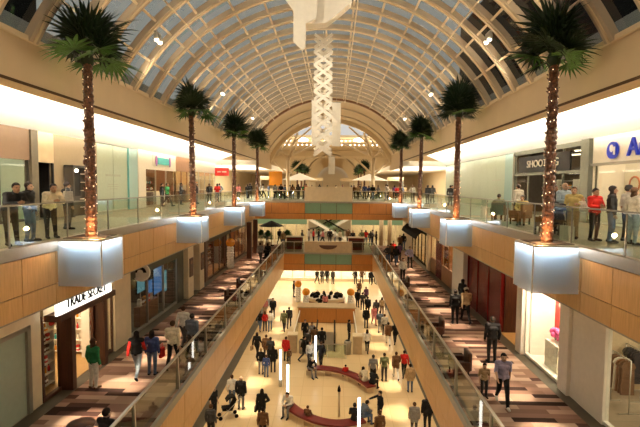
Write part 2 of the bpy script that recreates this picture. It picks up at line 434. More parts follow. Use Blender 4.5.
vault = bpy.data.objects.new('vault_ceiling', None); COL.objects.link(vault); vault['kind'] = 'structure'
yr = 3.0; sp_ = BAY / 6
while yr < YV:
    MB().arc(RV - .13, RV + .09, TS, PI - TS, yr - .19, yr + .19, ZC).build('vault_rib', M['rib'], vault)
    MB().arc(RV - .16, RV - .13, TS, PI - TS, yr - .05, yr + .05, ZC).build('rib_fillet', M['purlin'], vault)
    yr += sp_
pl = MB()
for k in range(15):
    t = TS + (PI - 2 * TS) * k / 14
    pl2 = MB().arc(RV - .09, RV + .06, t - .005, t + .005, 3, YV, ZC, n=1); pl2.build('purlin', M['purlin'], vault)
MB().arc(RV + .10, RV + .13, TS, PI - TS, 2, YV, ZC).build('glazing', M['vault_glass'], vault)
MB().arc(RV - .02, RV + .2, TS, PI - TS, YV, YA, ZC).build('solid_barrel', M['beige'], vault)
MB().arc(RV - .2, RV - .02, TS, PI - TS, YV - .2, YV + .1, ZC).build('dark_arch_band', M['mid_wood'], vault)
MB().arc(RV - .15, RV - .02, TS, PI - TS, 52, 52.15, ZC).build('arch_fillet', M['rib'], vault)
MB().arc(RV - .15, RV - .02, TS, PI - TS, YA - 3.5, YA - 3.35, ZC).build('arch_fillet', M['rib'], vault)
MB().arc(RV - .55, RV + .2, TS - .1, PI - TS + .1, YA, YA + .5, ZC).build('end_arch', M['purlin'], vault)
for t in (51, 129, 80, 100):
    a = math.radians(t); r = RV - .5
    tag(MB().tube([(r * math.cos(a), 6, ZC + r * math.sin(a)), (r * math.cos(a), 46, ZC + r * math.sin(a))], .035, 6).build('lighting_track', M['purlin']),
        'long thin bright tube running under the vault, %s' % {51: 'lower on its right side', 129: 'lower on its left side', 80: 'just right of the crown', 100: 'just left of the crown'}[t], 'lighting track')
# dark buildings outside the glazing
struct('building_roof_right', MB().box(15, 17, 4, 55, 0, 20), M['black'])
struct('building_roof_left', MB().box(-17, -15, 2, 24, 0, 15), M['black'])
# ------------------------------------------------------------------ planters and palms
M['int_white'] = mat('shop_white', (.85, .80, .70), .6, var=.03)
M['trunk'] = mat('palm_bark', (.115, .045, .022), .36, var=.7, scale=16)
M['frond'] = mat('palm_frond_unlit_green', (.012, .030, .009), .55, var=.35, scale=8)  # near black: the unlit look of the crown is put into the colour
M['frond_lit'] = mat('palm_frond_lit_green', (.06, .16, .025), .5, var=.3, scale=8)  # paler copy for low fronds, uplight painted into the colour
M['wire'] = mat('dark_lamp_wire', (.03, .02, .015), .6)

def leaf_fan(n=17, rad=.92, pet=.55, droop=.25):
    """fan palm frond along +X: stalk, then narrow folded leaflets radiating from its end"""
    b = MB()
    b.tube([(0, 0, 0), (pet * .5, 0, .03), (pet, 0, 0)], [.022, .016, .012], 5)
    for i in range(n):
        a = (i / (n - 1) - .5) * 4.1
        ln = rad * (1 - .30 * abs(a) / 2.05) * (.9 + .2 * rnd.random())
        dx, dy = math.cos(a), math.sin(a); px, py = -dy, dx; wd = .05
        dr = droop * (.6 + .8 * rnd.random())
        P = lambda t, w, z: (pet + dx * ln * t + px * w, dy * ln * t + py * w, z - dr * t * t * ln)
        v = [P(0, -.008, 0), P(0, .008, 0), P(.45, -wd, .012), P(.45, 0, -.012), P(.45, wd, .012), P(.8, -.02, 0), P(.8, .02, 0), P(1, 0, -.03)]
        b.add(v, [(0, 3, 2), (0, 1, 3), (1, 4, 3), (2, 3, 5), (3, 4, 6), (3, 6, 5), (5, 6, 7)])
    return b
frond_protos = [leaf_fan(17, .92, .55, .22), leaf_fan(16, .85, .6, .40), leaf_fan(18, .95, .48, .12)]
FM = []
for i, b in enumerate(frond_protos):
    for mk in ('frond', 'frond_lit'):
        o = b.build('frond_proto', M[mk]); FM.append(o.data); bpy.data.objects.remove(o)

def make_palm(loc, label, group, seed, sc=1.0, bulbs=True, H=5.1):
    r = random.Random(seed)
    root = thing('palm_tree', label, 'palm tree', loc, group=group)
    pts = []; rs = []
    for k in range(64):
        t = k / 63
        pts.append((.03 * math.sin(t * 2 + seed), .03 * math.cos(t * 3), t * H)); rs.append((.148 - .036 * t + (.02 if k % 2 else 0)) * sc)
    tb = MB().tube(pts, rs, 12, smooth=False)
    tb.v = [(a + r.uniform(-.014, .014), b + r.uniform(-.014, .014), c) for a, b, c in tb.v]
    for k in range(int(70 * sc)):      # stubs of old leaf bases
        t = r.random() * .97; a = r.uniform(0, 6.283); rr = (.148 - .036 * t) * sc; z = t * H
        p = Vector((rr * math.cos(a), rr * math.sin(a), z)); q = Vector(((rr + .055) * math.cos(a), (rr + .055) * math.sin(a), z + .07)); w_ = Vector((-math.sin(a), math.cos(a), 0)) * .04
        tb.add([p - w_, p + w_, q + w_ * .5, q - w_ * .5, p - w_ + Vector((0, 0, .06)), p + w_ + Vector((0, 0, .06))], [(0, 1, 2, 3), (3, 2, 5, 4), (0, 3, 4), (1, 5, 2)])
    tb.build('trunk', M['trunk'], root)
    MB().ball((0, 0, H + .05), .2 * sc, 8, sz=1.3).build('crown_core', M['frond'], root)
    N = 34
    for i in range(N):
        t = i / (N - 1)
        el = -6 + 92 * t ** .85 + r.uniform(-11, 11)
        az = i * 137.5 + r.uniform(-14, 14)
        pale = 1 if el < 14 and r.random() < .7 else 0  # most low fronds get the painted-lit green
        o = bpy.data.objects.new('frond', FM[r.randrange(3) * 2 + pale]); COL.objects.link(o); o.parent = root
        s_ = sc * r.uniform(.66, 1.08) * (1.0 + .22 * max(0, min(1, el / 60)))
        if abs(loc[0]) > 6:        # fronds towards the frieze stay short of it
            out = math.cos(math.radians(az)) * (1 if loc[0] > 0 else -1)
            if out > .35 and el < 55: s_ = min(s_, .80)
            elif el < 12: s_ *= 1.16
        o.matrix_local = Matrix.Translation((0, 0, H + .02 + .25 * t * sc)) @ Matrix.Rotation(math.radians(az), 4, 'Z') @ Matrix.Rotation(-math.radians(el), 4, 'Y') @ Matrix.Rotation(r.uniform(-.5, .5), 4, 'X') @ Matrix.Scale(s_, 4)
    return root
bulb_mesh = None
def string_lights(loc, label, group, H, n, sc=1):
    global bulb_mesh
    root = thing('string_lights', label, 'string lights', loc, group=group)
    pts = []; R0 = .185
    turns = H / .30; N = int(turns * 10)
    for k in range(N + 1):
        t = k / N; a = t * turns * 2 * PI; rr = (.178 - .04 * t) * sc
        pts.append((rr * math.cos(a) + .03 * math.sin(t * 2), rr * math.sin(a) + .03 * math.cos(t * 3), .08 + t * (H - .2)))
    MB().tube(pts, .007, 4).build('wire', M['wire'], root)
    if bulb_mesh is None:
        o = MB().ball((0, 0, 0), .011, 6, sz=1.3).build('bulb', M['bulb']); bulb_mesh = o.data; bpy.data.objects.remove(o)
    for k in range(n):
        t = (k + .5 + rnd.uniform(-.9, .9)) / n; t = min(.995, max(.004, t)) ** 1.3; p = pts[int(t * N)]
        o = bpy.data.objects.new('bulb', bulb_mesh); COL.objects.link(o); o.parent = root
        o.location = (p[0] * .97, p[1] * .97, p[2])
    return root
def planter(loc, s, label, group):
    """frosted glass cube with a lit top edge, hung on the balcony edge"""
    root = thing('planter_box', label, 'planter', loc, group=group)
    W = .65; zb = -1.28
    MB().box(-W + .2, W - .2, -W + .2, W - .2, zb + .16, -.06).build('liner', M['pot_blue'], root)
    g = MB()
    g.box(-W, W, -W, -W + .02, zb, -.01).box(-W, W, W - .02, W, zb, -.01).box(-s * W, -s * (W - .02), -W + .02, W - .02, zb, -.01).box(-W, W, -W, W, zb - .02, zb)
    g.build('frosted_shell', M['frost'], root)
    e = MB()
    for sx in (-1, 1):
        for sy in (-1, 1): e.box(sx * (W - .03), sx * (W + .005), sy * (W - .03), sy * (W + .005), zb - .02, 0)
    e.build('corner_trim', M['int_white'], root)
    l = MB().box(-W + .1, W - .1, -W + .07, -W + .13, -.12, -.05).box(-s * (W - .07), -s * (W - .13), -W + .1, W - .1, -.12, -.05)
    l.build('strip_lamp', M['lamp_white'], root)
    MB().box(-W, W, -W, W, -.01, .05).build('rim', M['steel'], root, bevel=.008)
    MB().box(-W + .12, W - .12, -W + .12, W - .12, .05, .07).build('soil', M['soil'], root)
    return root
ordn = ['nearest', 'second', 'third', 'fourth']
for s, side in SIDES:
    for i, y in enumerate(PALMY):
        x = s * (XF - .68)
        planter((x, y, 0), s, '%s glowing frosted glass planter cube from the camera on the %s balcony edge' % (ordn[i], side), 'frosted planter cubes under the palms')
        make_palm((x, y, .06), '%s palm tree from the camera along the %s balcony edge, in a glowing planter' % (ordn[i], side), 'palms along the balconies', i * 2 + (s > 0))
        string_lights((x, y, .06), 'string of warm bulbs wound round the trunk of the %s %s palm' % (ordn[i], side), 'string lights on palm trunks', 5.05, [95, 80, 60, 45][i])
        plight('palm_uplight', (x - s * .28, y - .42, .32), 48, (1, .60, .26), .06)
        spot('crown_uplight', (x - s * .5, y - .5, .3), (x, y, 5), 45, 40, (1, .85, .55))
FY = [70, 79, 88]
for s, side in SIDES:
    for i, y in enumerate(FY):
        pot = thing('planter_box', '%s round tan planter of the far %s palm row, beyond the upper bridge' % (['front', 'middle', 'back'][i], side), 'planter', (s * 5.1, y, 0), group='far planters')
        MB().lathe([(.45, 0), (.55, .4), (.5, .42)], n=12).build('tub', M['tan'], pot)
        make_palm((s * 5.1, y, .4), '%s small palm of the far %s row, seen beyond the upper bridge' % (['front', 'middle', 'back'][i], side), 'far palms', 20 + i * 2 + (s > 0), .9, H=3.5)

# ------------------------------------------------------------------ vault spotlights: twin heads
def spot_fixture(x, y, z, label):
    root = thing('spotlight', label, 'spotlight', (x, y, z), group='twin spotlights on the vault')
    MB().box(-.05, .05, -.25, .25, .0, .06).build('bracket', M['steel'], root)
    for k in (-1, 1):
        MB().tube([(0, k * .18, .02), (0, k * .18, -.12), (-.03 * (1 if x > 0 else -1), k * .18, -.24)], [.06, .085, .1], 8).build('lamp_head', M['steel'], root)
        MB().ball((-.03 * (1 if x > 0 else -1), k * .18, -.25), .085, 8).build('lens', M['lamp_warm'], root)
tm = math.radians(44)
for s, side in SIDES:
    for i, y in enumerate((17.5, 27.5, 37.5)):
        r = RV - .5
        spot_fixture(s * r * math.cos(tm), y, ZC + r * math.sin(tm), 'twin spotlight low on the %s flank of the vault, %s from the camera' % (side, ordn[i]))
for s, side in SIDES:
    for k in range(9):
        y = 19.8 + k * 3.3
        spot('atrium_spot', (s * 3.6, y, ZC + 7.2), (s * 4.0, y + .4, Z1), 13000, 7, (1, .82, .54), .9, .12)
    for k in range(6):
        y = 20.5 + k * 4.5
        spot('atrium_fill', (s * 1.6, y, 9.6), (s * 1.6, y + .5, Z1), 1300, 34, (1, .80, .50), .9, .15)  # wide fill spots added to brighten the ground floor
    for k in range(16):
        y = 7.5 + k * 2.46
        spot('walkway_downlight', (s * 6.55, y, -1.85), (s * 6.45, y, Z2), 700, 31, (1, .80, .56), .8, .06)
    alight('lower_aisle_lamp_' + side, (s * 5.5, 28, -7.05), (0, 0, 0), 1.2, 36, 260, (1, .78, .5))
# ------------------------------------------------------------------ end truss beyond the bridges
def strut(b, p, q, r=.12): b.tube([p, q], r, 8)
root = thing('roof_truss', 'cream steel truss of branching columns and tie beam at the far vault end', 'roof truss', (0, YA + .8, 0))
MB().box(-8.6, 8.6, -.15, .15, 5.2, 5.5).build('tie_beam', M['purlin'], root)
for s in (-1, 1):
    c = MB(); strut(c, (s * 5.7, 0, 0), (s * 5.7, 0, 5.3), .24); c.build('column', M['purlin'], root)
    c = MB()
    for dx in (-2.4, -1.0, 1.2, 2.4): strut(c, (s * 5.7, 0, 3.0 if abs(dx) > 2 else 4.6), (s * (5.7 + dx), 0, 5.25 if abs(dx) > 2 else 6.8), .13)
    strut(c, (s * 5.7, 0, 5.3), (s * 4.4, 0, 8.6), .14); strut(c, (s * 5.7, 0, 5.3), (s * 7.4, 0, 6.6), .14); strut(c, (s * 4.7, 0, 7.4), (s * 2.4, 0, 9.4), .12); strut(c, (s * 7.2, 0, 5.4), (s * 5.2, 0, 7.9), .1)
    strut(c, (s * 5.7, 0, 5.3), (s * 1.6, 1.5, 7.4), .12)
    c.build('branch_strut', M['purlin'], root)
for i, z in enumerate((7.15, 7.9)):
    root = thing('lamp_row', '%s of two long rows of round lamps strung across the far end of the vault' % ['lower', 'upper'][i], 'lamp row', (0, 63.5 + i * 2, z))
    MB().box(-6.5, 6.5, -.05, .05, .1, .25).build('rail', M['purlin'], root)
    p = MB().ball((0, 0, 0), .085, 8).build('globe', M['lamp_warm'], root); p.location = (-6.3, 0, -.02)
    for k in range(1, 22):
        c = p.copy(); COL.objects.link(c); c.parent = root; c.location = (-6.3 + k * .6, 0, -.02)
for s, side in SIDES:
    root = thing('pendant_lamp', 'bright oval pendant lamp %s of the hanging ornament, at the far end of the vault' % side, 'pendant lamp', (s * 3.9, 64.2, 7.9))
    MB().tube([(0, 0, 0), (0, 0, 1.6)], .02, 5).build('stem', M['steel'], root)
    b = MB().ball((0, 0, 0), .75, 14, sz=.35); b.build('diffuser', M['lamp_warm'], root)
spot('ornament_fill', (4.2, 13, 7.8), (0, 18, 7.8), 300, 40, (1, .9, .72)); spot('ornament_fill', (-4.2, 13, 7.8), (-.4, 18, 7.8), 300, 40, (1, .9, .72))  # pair of spots added to brighten the ornament
spot('ribbon_fill', (4.6, 21, 7.6), (-.1, 26.5, 6.4), 600, 50, (1, .9, .72)); spot('ribbon_fill', (-4.6, 21, 7.6), (-.1, 26.5, 6.4), 600, 50, (1, .9, .72))  # pair of spots added so the lattice stands out brighter
# far hall walls and second vault
def arch_wall(y, Rh, zc, x0, z0, z1, yth=.3):
    n = 24; b = MB()
    ring = [(Rh * math.cos(PI * k / n), zc + Rh * math.sin(PI * k / n)) for k in range(n + 1)]
    outer = []
    for x, z in ring: outer.append((x / Rh * x0, z1 if abs(x) < Rh * .999 else z1))
    v = [(x, y, z) for x, z in ring] + [(max(-x0, min(x0, x * 6)), y, z1) for x, z in ring]
    f = [(i, i + 1, n + 2 + i, n + 1 + i) for i in range(n)]
    b.add(v, f)
    b.box(Rh, x0, y, y + yth, z0, zc).box(-x0, -Rh, y, y + yth, z0, zc)
    b.add([(Rh, y, zc), (x0, y, zc), (x0, y, z1)], [(0, 1, 2)]).add([(-Rh, y, zc), (-x0, y, z1), (-x0, y, zc)], [(0, 1, 2)])
    return b
struct('wall_rotunda', arch_wall(92, 5.3, 2.4, 16, 0, 8.6), M['beige'])
struct('ceiling_rotunda', MB().box(-16, 16, 66.5, 92, 8.5, 8.8), M['beige'])
v2 = bpy.data.objects.new('second_vault_ceiling', None); COL.objects.link(v2); v2['kind'] = 'structure'
MB().arc(5.3, 5.45, .02, PI - .02, 92, 148, 2.4).build('barrel', M['beige'], v2)
for k in range(12): MB().arc(5.1, 5.32, .02, PI - .02, 93 + k * 4.5, 93.5 + k * 4.5, 2.4).build('vault_rib', M['purlin'], v2)
for s, side in SIDES:
    struct('wall_hall_' + side, MB().box(s * 16, s * 16.3, 50, 92, 0, 9), M['beige'])
    struct('wall_passage_' + side, MB().box(s * 5.4, s * 5.6, 92, 149, 0, 3.0), M['cream'])
    struct('ceiling_far_' + side, MB().box(s * 7.9, s * 16, 50, 92, 3.75, 4.3), M['white'])
    struct('trim_%d' % (3 if s < 0 else 4), MB().box(s * 7.8, s * 7.95, 50, YA, 3.6, 4.35), M['beige'])
    alight('far_side_lamp_' + side, (s * 11, 62, 3.7), (0, 0, 0), 4, 22, 900, (1, .88, .66))
    alight('far_side_uplight_' + side, (s * 11, 58, 2.6), UP, 5, 14, 500, (1, .92, .75))
alight('rotunda_lamp', (0, 78, 8.4), (0, 0, 0), 18, 10, 1800, (1, .82, .55))
alight('passage_lamp', (0, 120, 7), (0, 0, 0), 4, 50, 900, (1, .84, .58))
alight('rotunda_uplight', (0, 70, 5.6), UP, 14, 6, 500, (1, .8, .5))
# lights below the far decks
alight('middle_far_lamp', (0, 55, -1.9), (0, 0, 0), 22, 10, 700, (1, .82, .55))
alight('lower_far_lamp', (0, 52, -7.1), (0, 0, 0), 16, 10, 420, (1, .86, .62))

# ------------------------------------------------------------------ hanging ornament
root = thing('hanging_ornament', 'huge pearly white hanging ornament of folded sheets at the crown of the vault', 'hanging ornament', (0, 18, 8))
def sheet(pts, th, name, y):
    b = MB(); b.prism(pts, 'y', y, y + th); return b.build(name, M['sheet'], root, fix=True)
sheet([(-.75, -.25), (-.3, -.2), (.18, -.15), (.7, .25), (1.12, .62), (1.2, 1.2), (1.1, 2.0), (-.75, 2.0)], .55, 'folded_sheet', 0)
sheet([(-.98, .1), (-.95, 1.9), (-2.0, 1.9), (-1.62, .95)], .06, 'side_sheet', -.2)
sheet([(-1.06, -.4), (-.62, -.32), (-.2, -.1), (-.12, 2.0), (-1.06, 2.0)], .26, 'front_sheet', -.32)
sheet([(-1.06, -.98), (-.72, -1.3), (-.60, -1.2), (-.58, -.2), (-1.06, -.3)], .06, 'tongue_sheet', -.40)
t = MB(); t.tube([(0, .2, 1.9), (0, .2, 2.35)], .05, 6); t.build('hanger', M['steel'], root)
root = thing('lattice_ribbon', 'tall white lattice ribbon of crossing slats hanging down the middle of the vault', 'hanging ornament', (-.15, 26.5, 3.3))
lat = MB()
H = 6.6; W = .5; cell = .72
k = 0; z = 0.0
while z < H - .2:
    for sgn in (-1, 1):
        for yy, ph in ((-.35, 0), (.0, .36), (.35, .18)):
            a = Vector((sgn * -W, yy, z + ph)); b_ = Vector((sgn * 0, yy + .05, z + ph + cell * .5)); c_ = Vector((sgn * W, yy, z + ph + cell))
            for p, q in ((a, b_), (b_, c_)):
                d = (q - p).normalized(); nrm = Vector((-d.z, 0, d.x)) * .075
                v = [p + nrm, p - nrm, q - nrm, q + nrm]; th = Vector((0, .025, 0))
                lat.add([x - th for x in v] + [x + th for x in v], [(0, 1, 2, 3), (7, 6, 5, 4), (0, 4, 5, 1), (1, 5, 6, 2), (2, 6, 7, 3), (3, 7, 4, 0)])
    z += cell
lat.build('lattice', M['sheet'], root)
tp = MB().tube([(0, 0, H), (0, 0, 6.98)], .02, 5); tp.build('cable', M['steel'], root)
for (x, y, z0, z1, wd, lab) in ((.62, 27.5, 3.95, 6.5, .52, 'flat white hanging banner just right of the lattice ribbon'), (-.75, 29, 4.2, 6.9, .34, 'slim pale hanging banner just left of the lattice ribbon'), (.30, 40, 2.6, 4.1, .55, 'small white hanging banner below the foot of the lattice ribbon')):
    root = thing('hanging_banner', lab, 'hanging banner', (x, y, z0))
    MB().box(-wd / 2, wd / 2, -.03, .03, 0, z1 - z0).build('fabric', M['sheet'], root)
    MB().box(-wd / 2 - .02, wd / 2 + .02, -.035, .035, z1 - z0, z1 - z0 + .05).build('top_bar', M['steel'], root)
    MB().tube([(0, 0, z1 - z0), (0, 0, 10 - z0)], .008, 4).build('cable', M['steel'], root)
# ------------------------------------------------------------------ shops
M['grey_frame'] = mat('grey_olive_frame', (.11, .11, .085), .6, spec=.1)
M['int_cream'] = mat('shop_cream', (.78, .66, .45), .7, var=.04)
M['int_dark'] = mat('shop_dark', (.06, .045, .03), .7)
M['int_white'] = mat('shop_white', (.85, .80, .70), .6, var=.03)
M['int_wood_floor'] = wood('honey_floor', (.42, .24, .09), (.55, .33, .13), .35, (2, 12, 2))
M['brown_header'] = mat('brown_header_paint', (.17, .11, .07), .6, var=.04)
M['red'] = mat('bright_red', (.62, .03, .025), .5)
M['pink'] = mat('hot_pink_petals', (.80, .10, .30), .6, var=.3, scale=30)
M['blue_letter'] = mat('royal_blue_letter', (.008, .014, .13), .5, spec=.1, emit=.10, ecol=(.03, .06, .8))
M['teal_letter'] = mat('teal_letter', (.02, .36, .38), .4)
M['purple'] = mat('purple_plastic', (.35, .12, .42), .4)
M['sign_white'] = emis('backlit_white_sign', (1, .93, .80), 1.9)
M['screen_blue'] = emis('blue_screen', (.10, .22, .45), .4)
M['screen_cyan'] = emis('cyan_screen', (.20, .42, .45), .32)
M['leaf'] = mat('leaf_green', (.05, .13, .03), .6, var=.3, scale=20)
M['brown_cloth'] = mat('brown_cloth', (.16, .085, .04), .8, var=.15)
M['pale_cloth'] = mat('pale_cloth', (.70, .66, .55), .8, var=.08)
M['dark_cloth'] = mat('charcoal_cloth', (.035, .03, .032), .8, var=.15)
M['grey_text'] = mat('grey_etched_lettering', (.30, .34, .27), .5)
npier = [0]
def pier(s, x, y0, y1, z0, z1, m, side, dx=.25, proud=.06):
    npier[0] += 1
    struct('wall_%s_pier_%d' % (side, npier[0]), MB().box(s * (x - proud), s * (x + dx), y0, y1, z0, z1), M[m])
def shop(s, x, y0, y1, z0, z1, label, hh=.6, head='beige', frame='dark_metal', inside='int_cream', floor='int_wood_floor', n=3, depth=3.2, e=120, col=(1, .82, .55), door=None, plinth=.12, name='storefront'):
    yc = (y0 + y1) / 2; root = thing(name, label, 'shop front', (s * x, yc, z0))
    h = z1 - z0; a, b = y0 - yc, y1 - yc
    X = lambda d: s * d
    MB().box(X(-.06), X(.16), a, b, h - hh, h).build('header', M[head], root)
    MB().box(X(depth), X(depth + .1), a, b, .01, h).box(X(.16), X(depth), a, a + .06, .01, h).box(X(.16), X(depth), b - .06, b, .01, h).build('back_wall', M[inside], root)
    MB().box(X(.0), X(depth), a, b, h - .06, h).build('soffit', M[inside], root)
    MB().box(X(.0), X(depth), a, b, .006, .02).build('shop_floor', M[floor], root)
    for k in range(n + 1):
        y = a + (b - a) * k / n
        MB().box(X(-.03), X(.06), y - .045, y + .045, .02, h - hh).build('mullion', M[frame], root)
    for k in range(n):
        p, q = a + (b - a) * k / n + .05, a + (b - a) * (k + 1) / n - .05
        if door is not None and k == door: continue
        MB().box(X(.0), X(.02), p, q, plinth, h - hh).build('window_pane', M['shop_glass'], root)
        MB().box(X(-.03), X(.1), p, q, .02, plinth).build('plinth', M[frame], root)
    if e:
        alight('shop_lamp', (s * (x + depth * .5), yc, z1 - .1), (0, 0, 0), depth * .7, (b - a) * .85, e, col)
    return root
def sign(name, label, txt, loc, s, size, m, box=None, boxm=None, sx=1, depth=.02):
    """lettering standing on a wall that faces the atrium"""
    root = thing(name, label, 'shop sign', loc)
    if box: MB().box(-s * .02, s * .06, -box[0] / 2, box[0] / 2, -box[1] / 2, box[1] / 2).build('sign_box', M[boxm], root)
    if txt: text_mesh('lettering', txt, size, M[m], root, (-s * .035, 0, 0), (PI / 2, 0, -s * PI / 2), depth, sx=sx)
    return root
def shelf_unit(loc, s, w, h, nsh, label, frame, goods, seed, group, glabel, gname='product_bottle', rz=0):
    r = random.Random(seed)
    root = thing('display_shelf', label, 'shelf', loc)
    d = .32
    MB().box(s * d, s * (d + .02), -w / 2, w / 2, 0, h).build('back_panel', M[frame], root)
    for q in (-1, 1): MB().box(0, s * d, q * w / 2 - .02, q * w / 2 + .02, 0, h).build('side_panel', M[frame], root)
    for k in range(nsh):
        z = .1 + (h - .2) * k / (nsh - 1)
        MB().box(0, s * d, -w / 2 + .02, w / 2 - .02, z, z + .025).build('shelf', M[frame], root)
        y = -w / 2 + .14
        while y < w / 2 - .1 and k < nsh - 1:
            g = goods[r.randrange(len(goods))]
            o = dup(g, (loc[0] + s * .14, loc[1] + y, loc[2] + z + .025), label=glabel, group=group)
            y += r.uniform(.16, .24)
    return root
def bottle_proto(m, h=.2, r=.04):
    t = thing('product_bottle', 'small bottle on a shelf', 'bottle', (0, -3, -30))
    MB().lathe([(r, 0), (r, h * .7), (r * .45, h * .82), (r * .45, h)], n=8).build('body', M[m], t)
    MB().lathe([(r * .5, h), (r * .5, h * 1.15)], n=8).build('cap', M['black'], t)
    return t
def box_proto(m, h=.22):
    t = thing('product_box', 'small carton on a shelf', 'box', (0, -3, -30))
    MB().box(-.05, .05, -.06, .06, 0, h).build('carton', M[m], t); MB().box(-.052, .052, -.062, .062, h * .3, h * .6).build('printed_band', M['int_white'], t)
    return t
P_B = [bottle_proto(m) for m in ('int_white', 'red', 'orange', 'teal_letter')]
P_X = [box_proto(m) for m in ('pale_cloth', 'brown_cloth', 'orange', 'red')]
ZT2 = -1.78
# ---- middle level, left
struct('wall_left_near', MB().box(-XW2 - .3, -XW2, YS, 10.6, Z2, ZT2).box(-XW2 - .3, -XW2, 12.9, 13.4, Z2, ZT2).box(-XW2 - .3, -XW2, 10.6, 12.9, -2.5, ZT2), M['cream'])
wd = bpy.data.objects.new('window_1', None); COL.objects.link(wd); wd['kind'] = 'structure'
MB().box(-XW2 - .1, -XW2 + .04, 10.6, 10.75, Z2, -2.5).box(-XW2 - .1, -XW2 + .04, 12.75, 12.9, Z2, -2.5).box(-XW2 - .1, -XW2 + .04, 10.6, 12.9, -2.62, -2.5).build('window_frame', M['metal'], wd)
MB().box(-XW2 - .06, -XW2 - .04, 10.75, 12.75, Z2, -2.62).build('window_pane', M['pale_green'], wd)
sh = shop(-1, XW2, 13.45, 17.85, Z2, ZT2, 'dark mahogany framed hair shop front beneath the long white lit sign', .62, 'beige', 'dark_wood', 'tan', n=3, e=130, door=1)
MB().box(-.10, .40, -1.3, -1.08, 0, 2.72).build('door_post', M['dark_wood'], sh); MB().box(-.10, .40, .80, 1.02, 0, 2.72).build('door_post', M['dark_wood'], sh)
MB().box(-.1, .45, -1.95, 1.6, 2.45, 2.66).build('portal_beam', M['dark_wood'], sh)
sg = sign('shop_sign', 'long white backlit sign with dark letters TRADE SECRET over the mahogany portal', 'TRADE SECRET', (-XW2 + .42, 15.25, -2.16), -1, .43, 'black', (3.4, .52), 'sign_white', .86)
for i, (x, y, wd_, lab) in enumerate(((-8.75, 14.15, 1.25, 'product shelf in the near display window of the mahogany shop'), (-8.8, 17.45, .7, 'product shelf in the far display window of the mahogany shop'))):
    shelf_unit((x, y, Z2 + .03), -1, wd_, 2.3, 7, lab, 'int_white', P_B + P_X, i, 'hair products on the shop shelves', 'small hair product on the white shelves of the mahogany shop')
shelf_unit((-10.9, 16.0, Z2 + .03), -1, 1.9, 2.3, 6, 'wide product shelf on the back wall behind the mahogany portal', 'mid_wood', P_B + P_X, 4, 'hair products on the shop shelves', 'small hair product on the white shelves of the mahogany shop')
root = thing('round_sign', 'round red and white tag in the upper corner of the mahogany shop window', 'sign', (-XW2 + .03, 14.0, -2.75))
b = MB(); b.prism([(.26 * math.cos(2 * PI * k / 20), .18 * math.sin(2 * PI * k / 20)) for k in range(20)], 'x', -.1, -.06); b.build('disc', M['int_white'], root)
b = MB(); b.prism([(.16 * math.cos(2 * PI * k / 20), .10 * math.sin(2 * PI * k / 20)) for k in range(20)], 'x', -.06, -.045); b.build('red_centre', M['red'], root)
pier(-1, XW2, 17.85, 19.3, Z2, ZT2, 'cream', 'left', proud=.12)
shop(-1, XW2, 19.3, 25.4, Z2, ZT2, 'dark shop front with grey frames and blue glowing screens, past the cream pier', .75, 'grey_frame', 'metal', 'int_dark', 'slate', n=3, e=40)
for i, (y, z, w_, h_, m) in enumerate(((20.2, -3.2, .8, .9, 'red'), (21.7, -3.0, .9, 1.2, 'screen_cyan'), (22.7, -3.6, .8, .8, 'screen_blue'), (23.9, -3.2, 1.3, 1.9, 'screen_blue'), (24.8, -3.7, .6, 1.2, 'screen_cyan'))):
    root = thing('display_screen', ['small red poster panel left of the glowing screens', 'pale cyan screen, first of the row in the dark shop window', 'small blue screen low in the dark shop window', 'largest blue screen in the dark shop window', 'narrow cyan screen at the far end of the dark shop window'][i], 'screen', (-8.75, y, z))
    MB().box(-.06, 0, -w_ / 2, w_ / 2, -h_ / 2, h_ / 2).build('case', M['black'], root)
    MB().box(0, .012, -w_ / 2 + .03, w_ / 2 - .03, -h_ / 2 + .03, h_ / 2 - .03).build('display', M[m], root)
    MB().box(-.05, -.02, -.03, .03, Z2 + .02 - z, -h_ / 2).build('stand', M['steel'], root)
for i in range(5):
    o = dup(P_X[i % 4], (-8.62, 21.2 + .33 * i, Z2 + .95), label='small bright carton on the ledge below the blue screens', group='cartons below the screens', scale=1.5)
root = thing('display_ledge', 'low ledge carrying bright cartons below the blue screens', 'ledge', (-8.62, 22, Z2 + .02)); MB().box(-.15, .15, -1.1, 1.1, 0, .93).build('ledge', M['mid_wood'], root)
root = thing('round_sign', 'round white disc sign on a bracket, under the upper fascia past the nearest planter', 'sign', (-8.0, 20.0, -2.30))
b = MB(); b.prism([(.40 * math.cos(2 * PI * k / 24), .40 * math.sin(2 * PI * k / 24)) for k in range(24)], 'y', -.06, .06); b.build('disc', M['int_white'], root)
b = MB(); pr = [(.26 * math.cos(t), .26 * math.sin(t)) for t in [PI * k / 10 for k in range(11)]] + [(.14 * math.cos(t) - .02, .14 * math.sin(t)) for t in [PI - PI * k / 10 for k in range(11)]]
b.prism(pr, 'y', -.075, -.06); b.build('swoosh_mark', M['black'], root)
MB().box(-.35, -.02, -.02, .02, -.02, .02).build('bracket', M['steel'], root)
pier(-1, XW2, 25.4, 26.4, Z2, ZT2, 'grey_frame', 'left')
for i, y in enumerate((26.4, 28.7)):
    pier(-1, XW2, y, y + 1.0, Z2, ZT2, 'cream', 'left', proud=.35)
    root = thing('wall_plaque', '%s dark red plaque on a cream pier beside the dark left shops' % ['nearer', 'farther'][i], 'plaque', (-XW2 + .35, y + .5, -3.3)); MB().box(0, .05, -.3, .3, -.55, .55).build('board', M['dark_wood'], root); MB().box(.05, .06, -.22, .22, .2, .4).build('gilt_band', M['mid_wood'], root)
    pier(-1, XW2, y + 1.0, y + 2.3, Z2, ZT2, 'slate', 'left', proud=-.3, dx=.6)
pier(-1, XW2, 31.0, 31.6, Z2, ZT2, 'dark_wood', 'left')
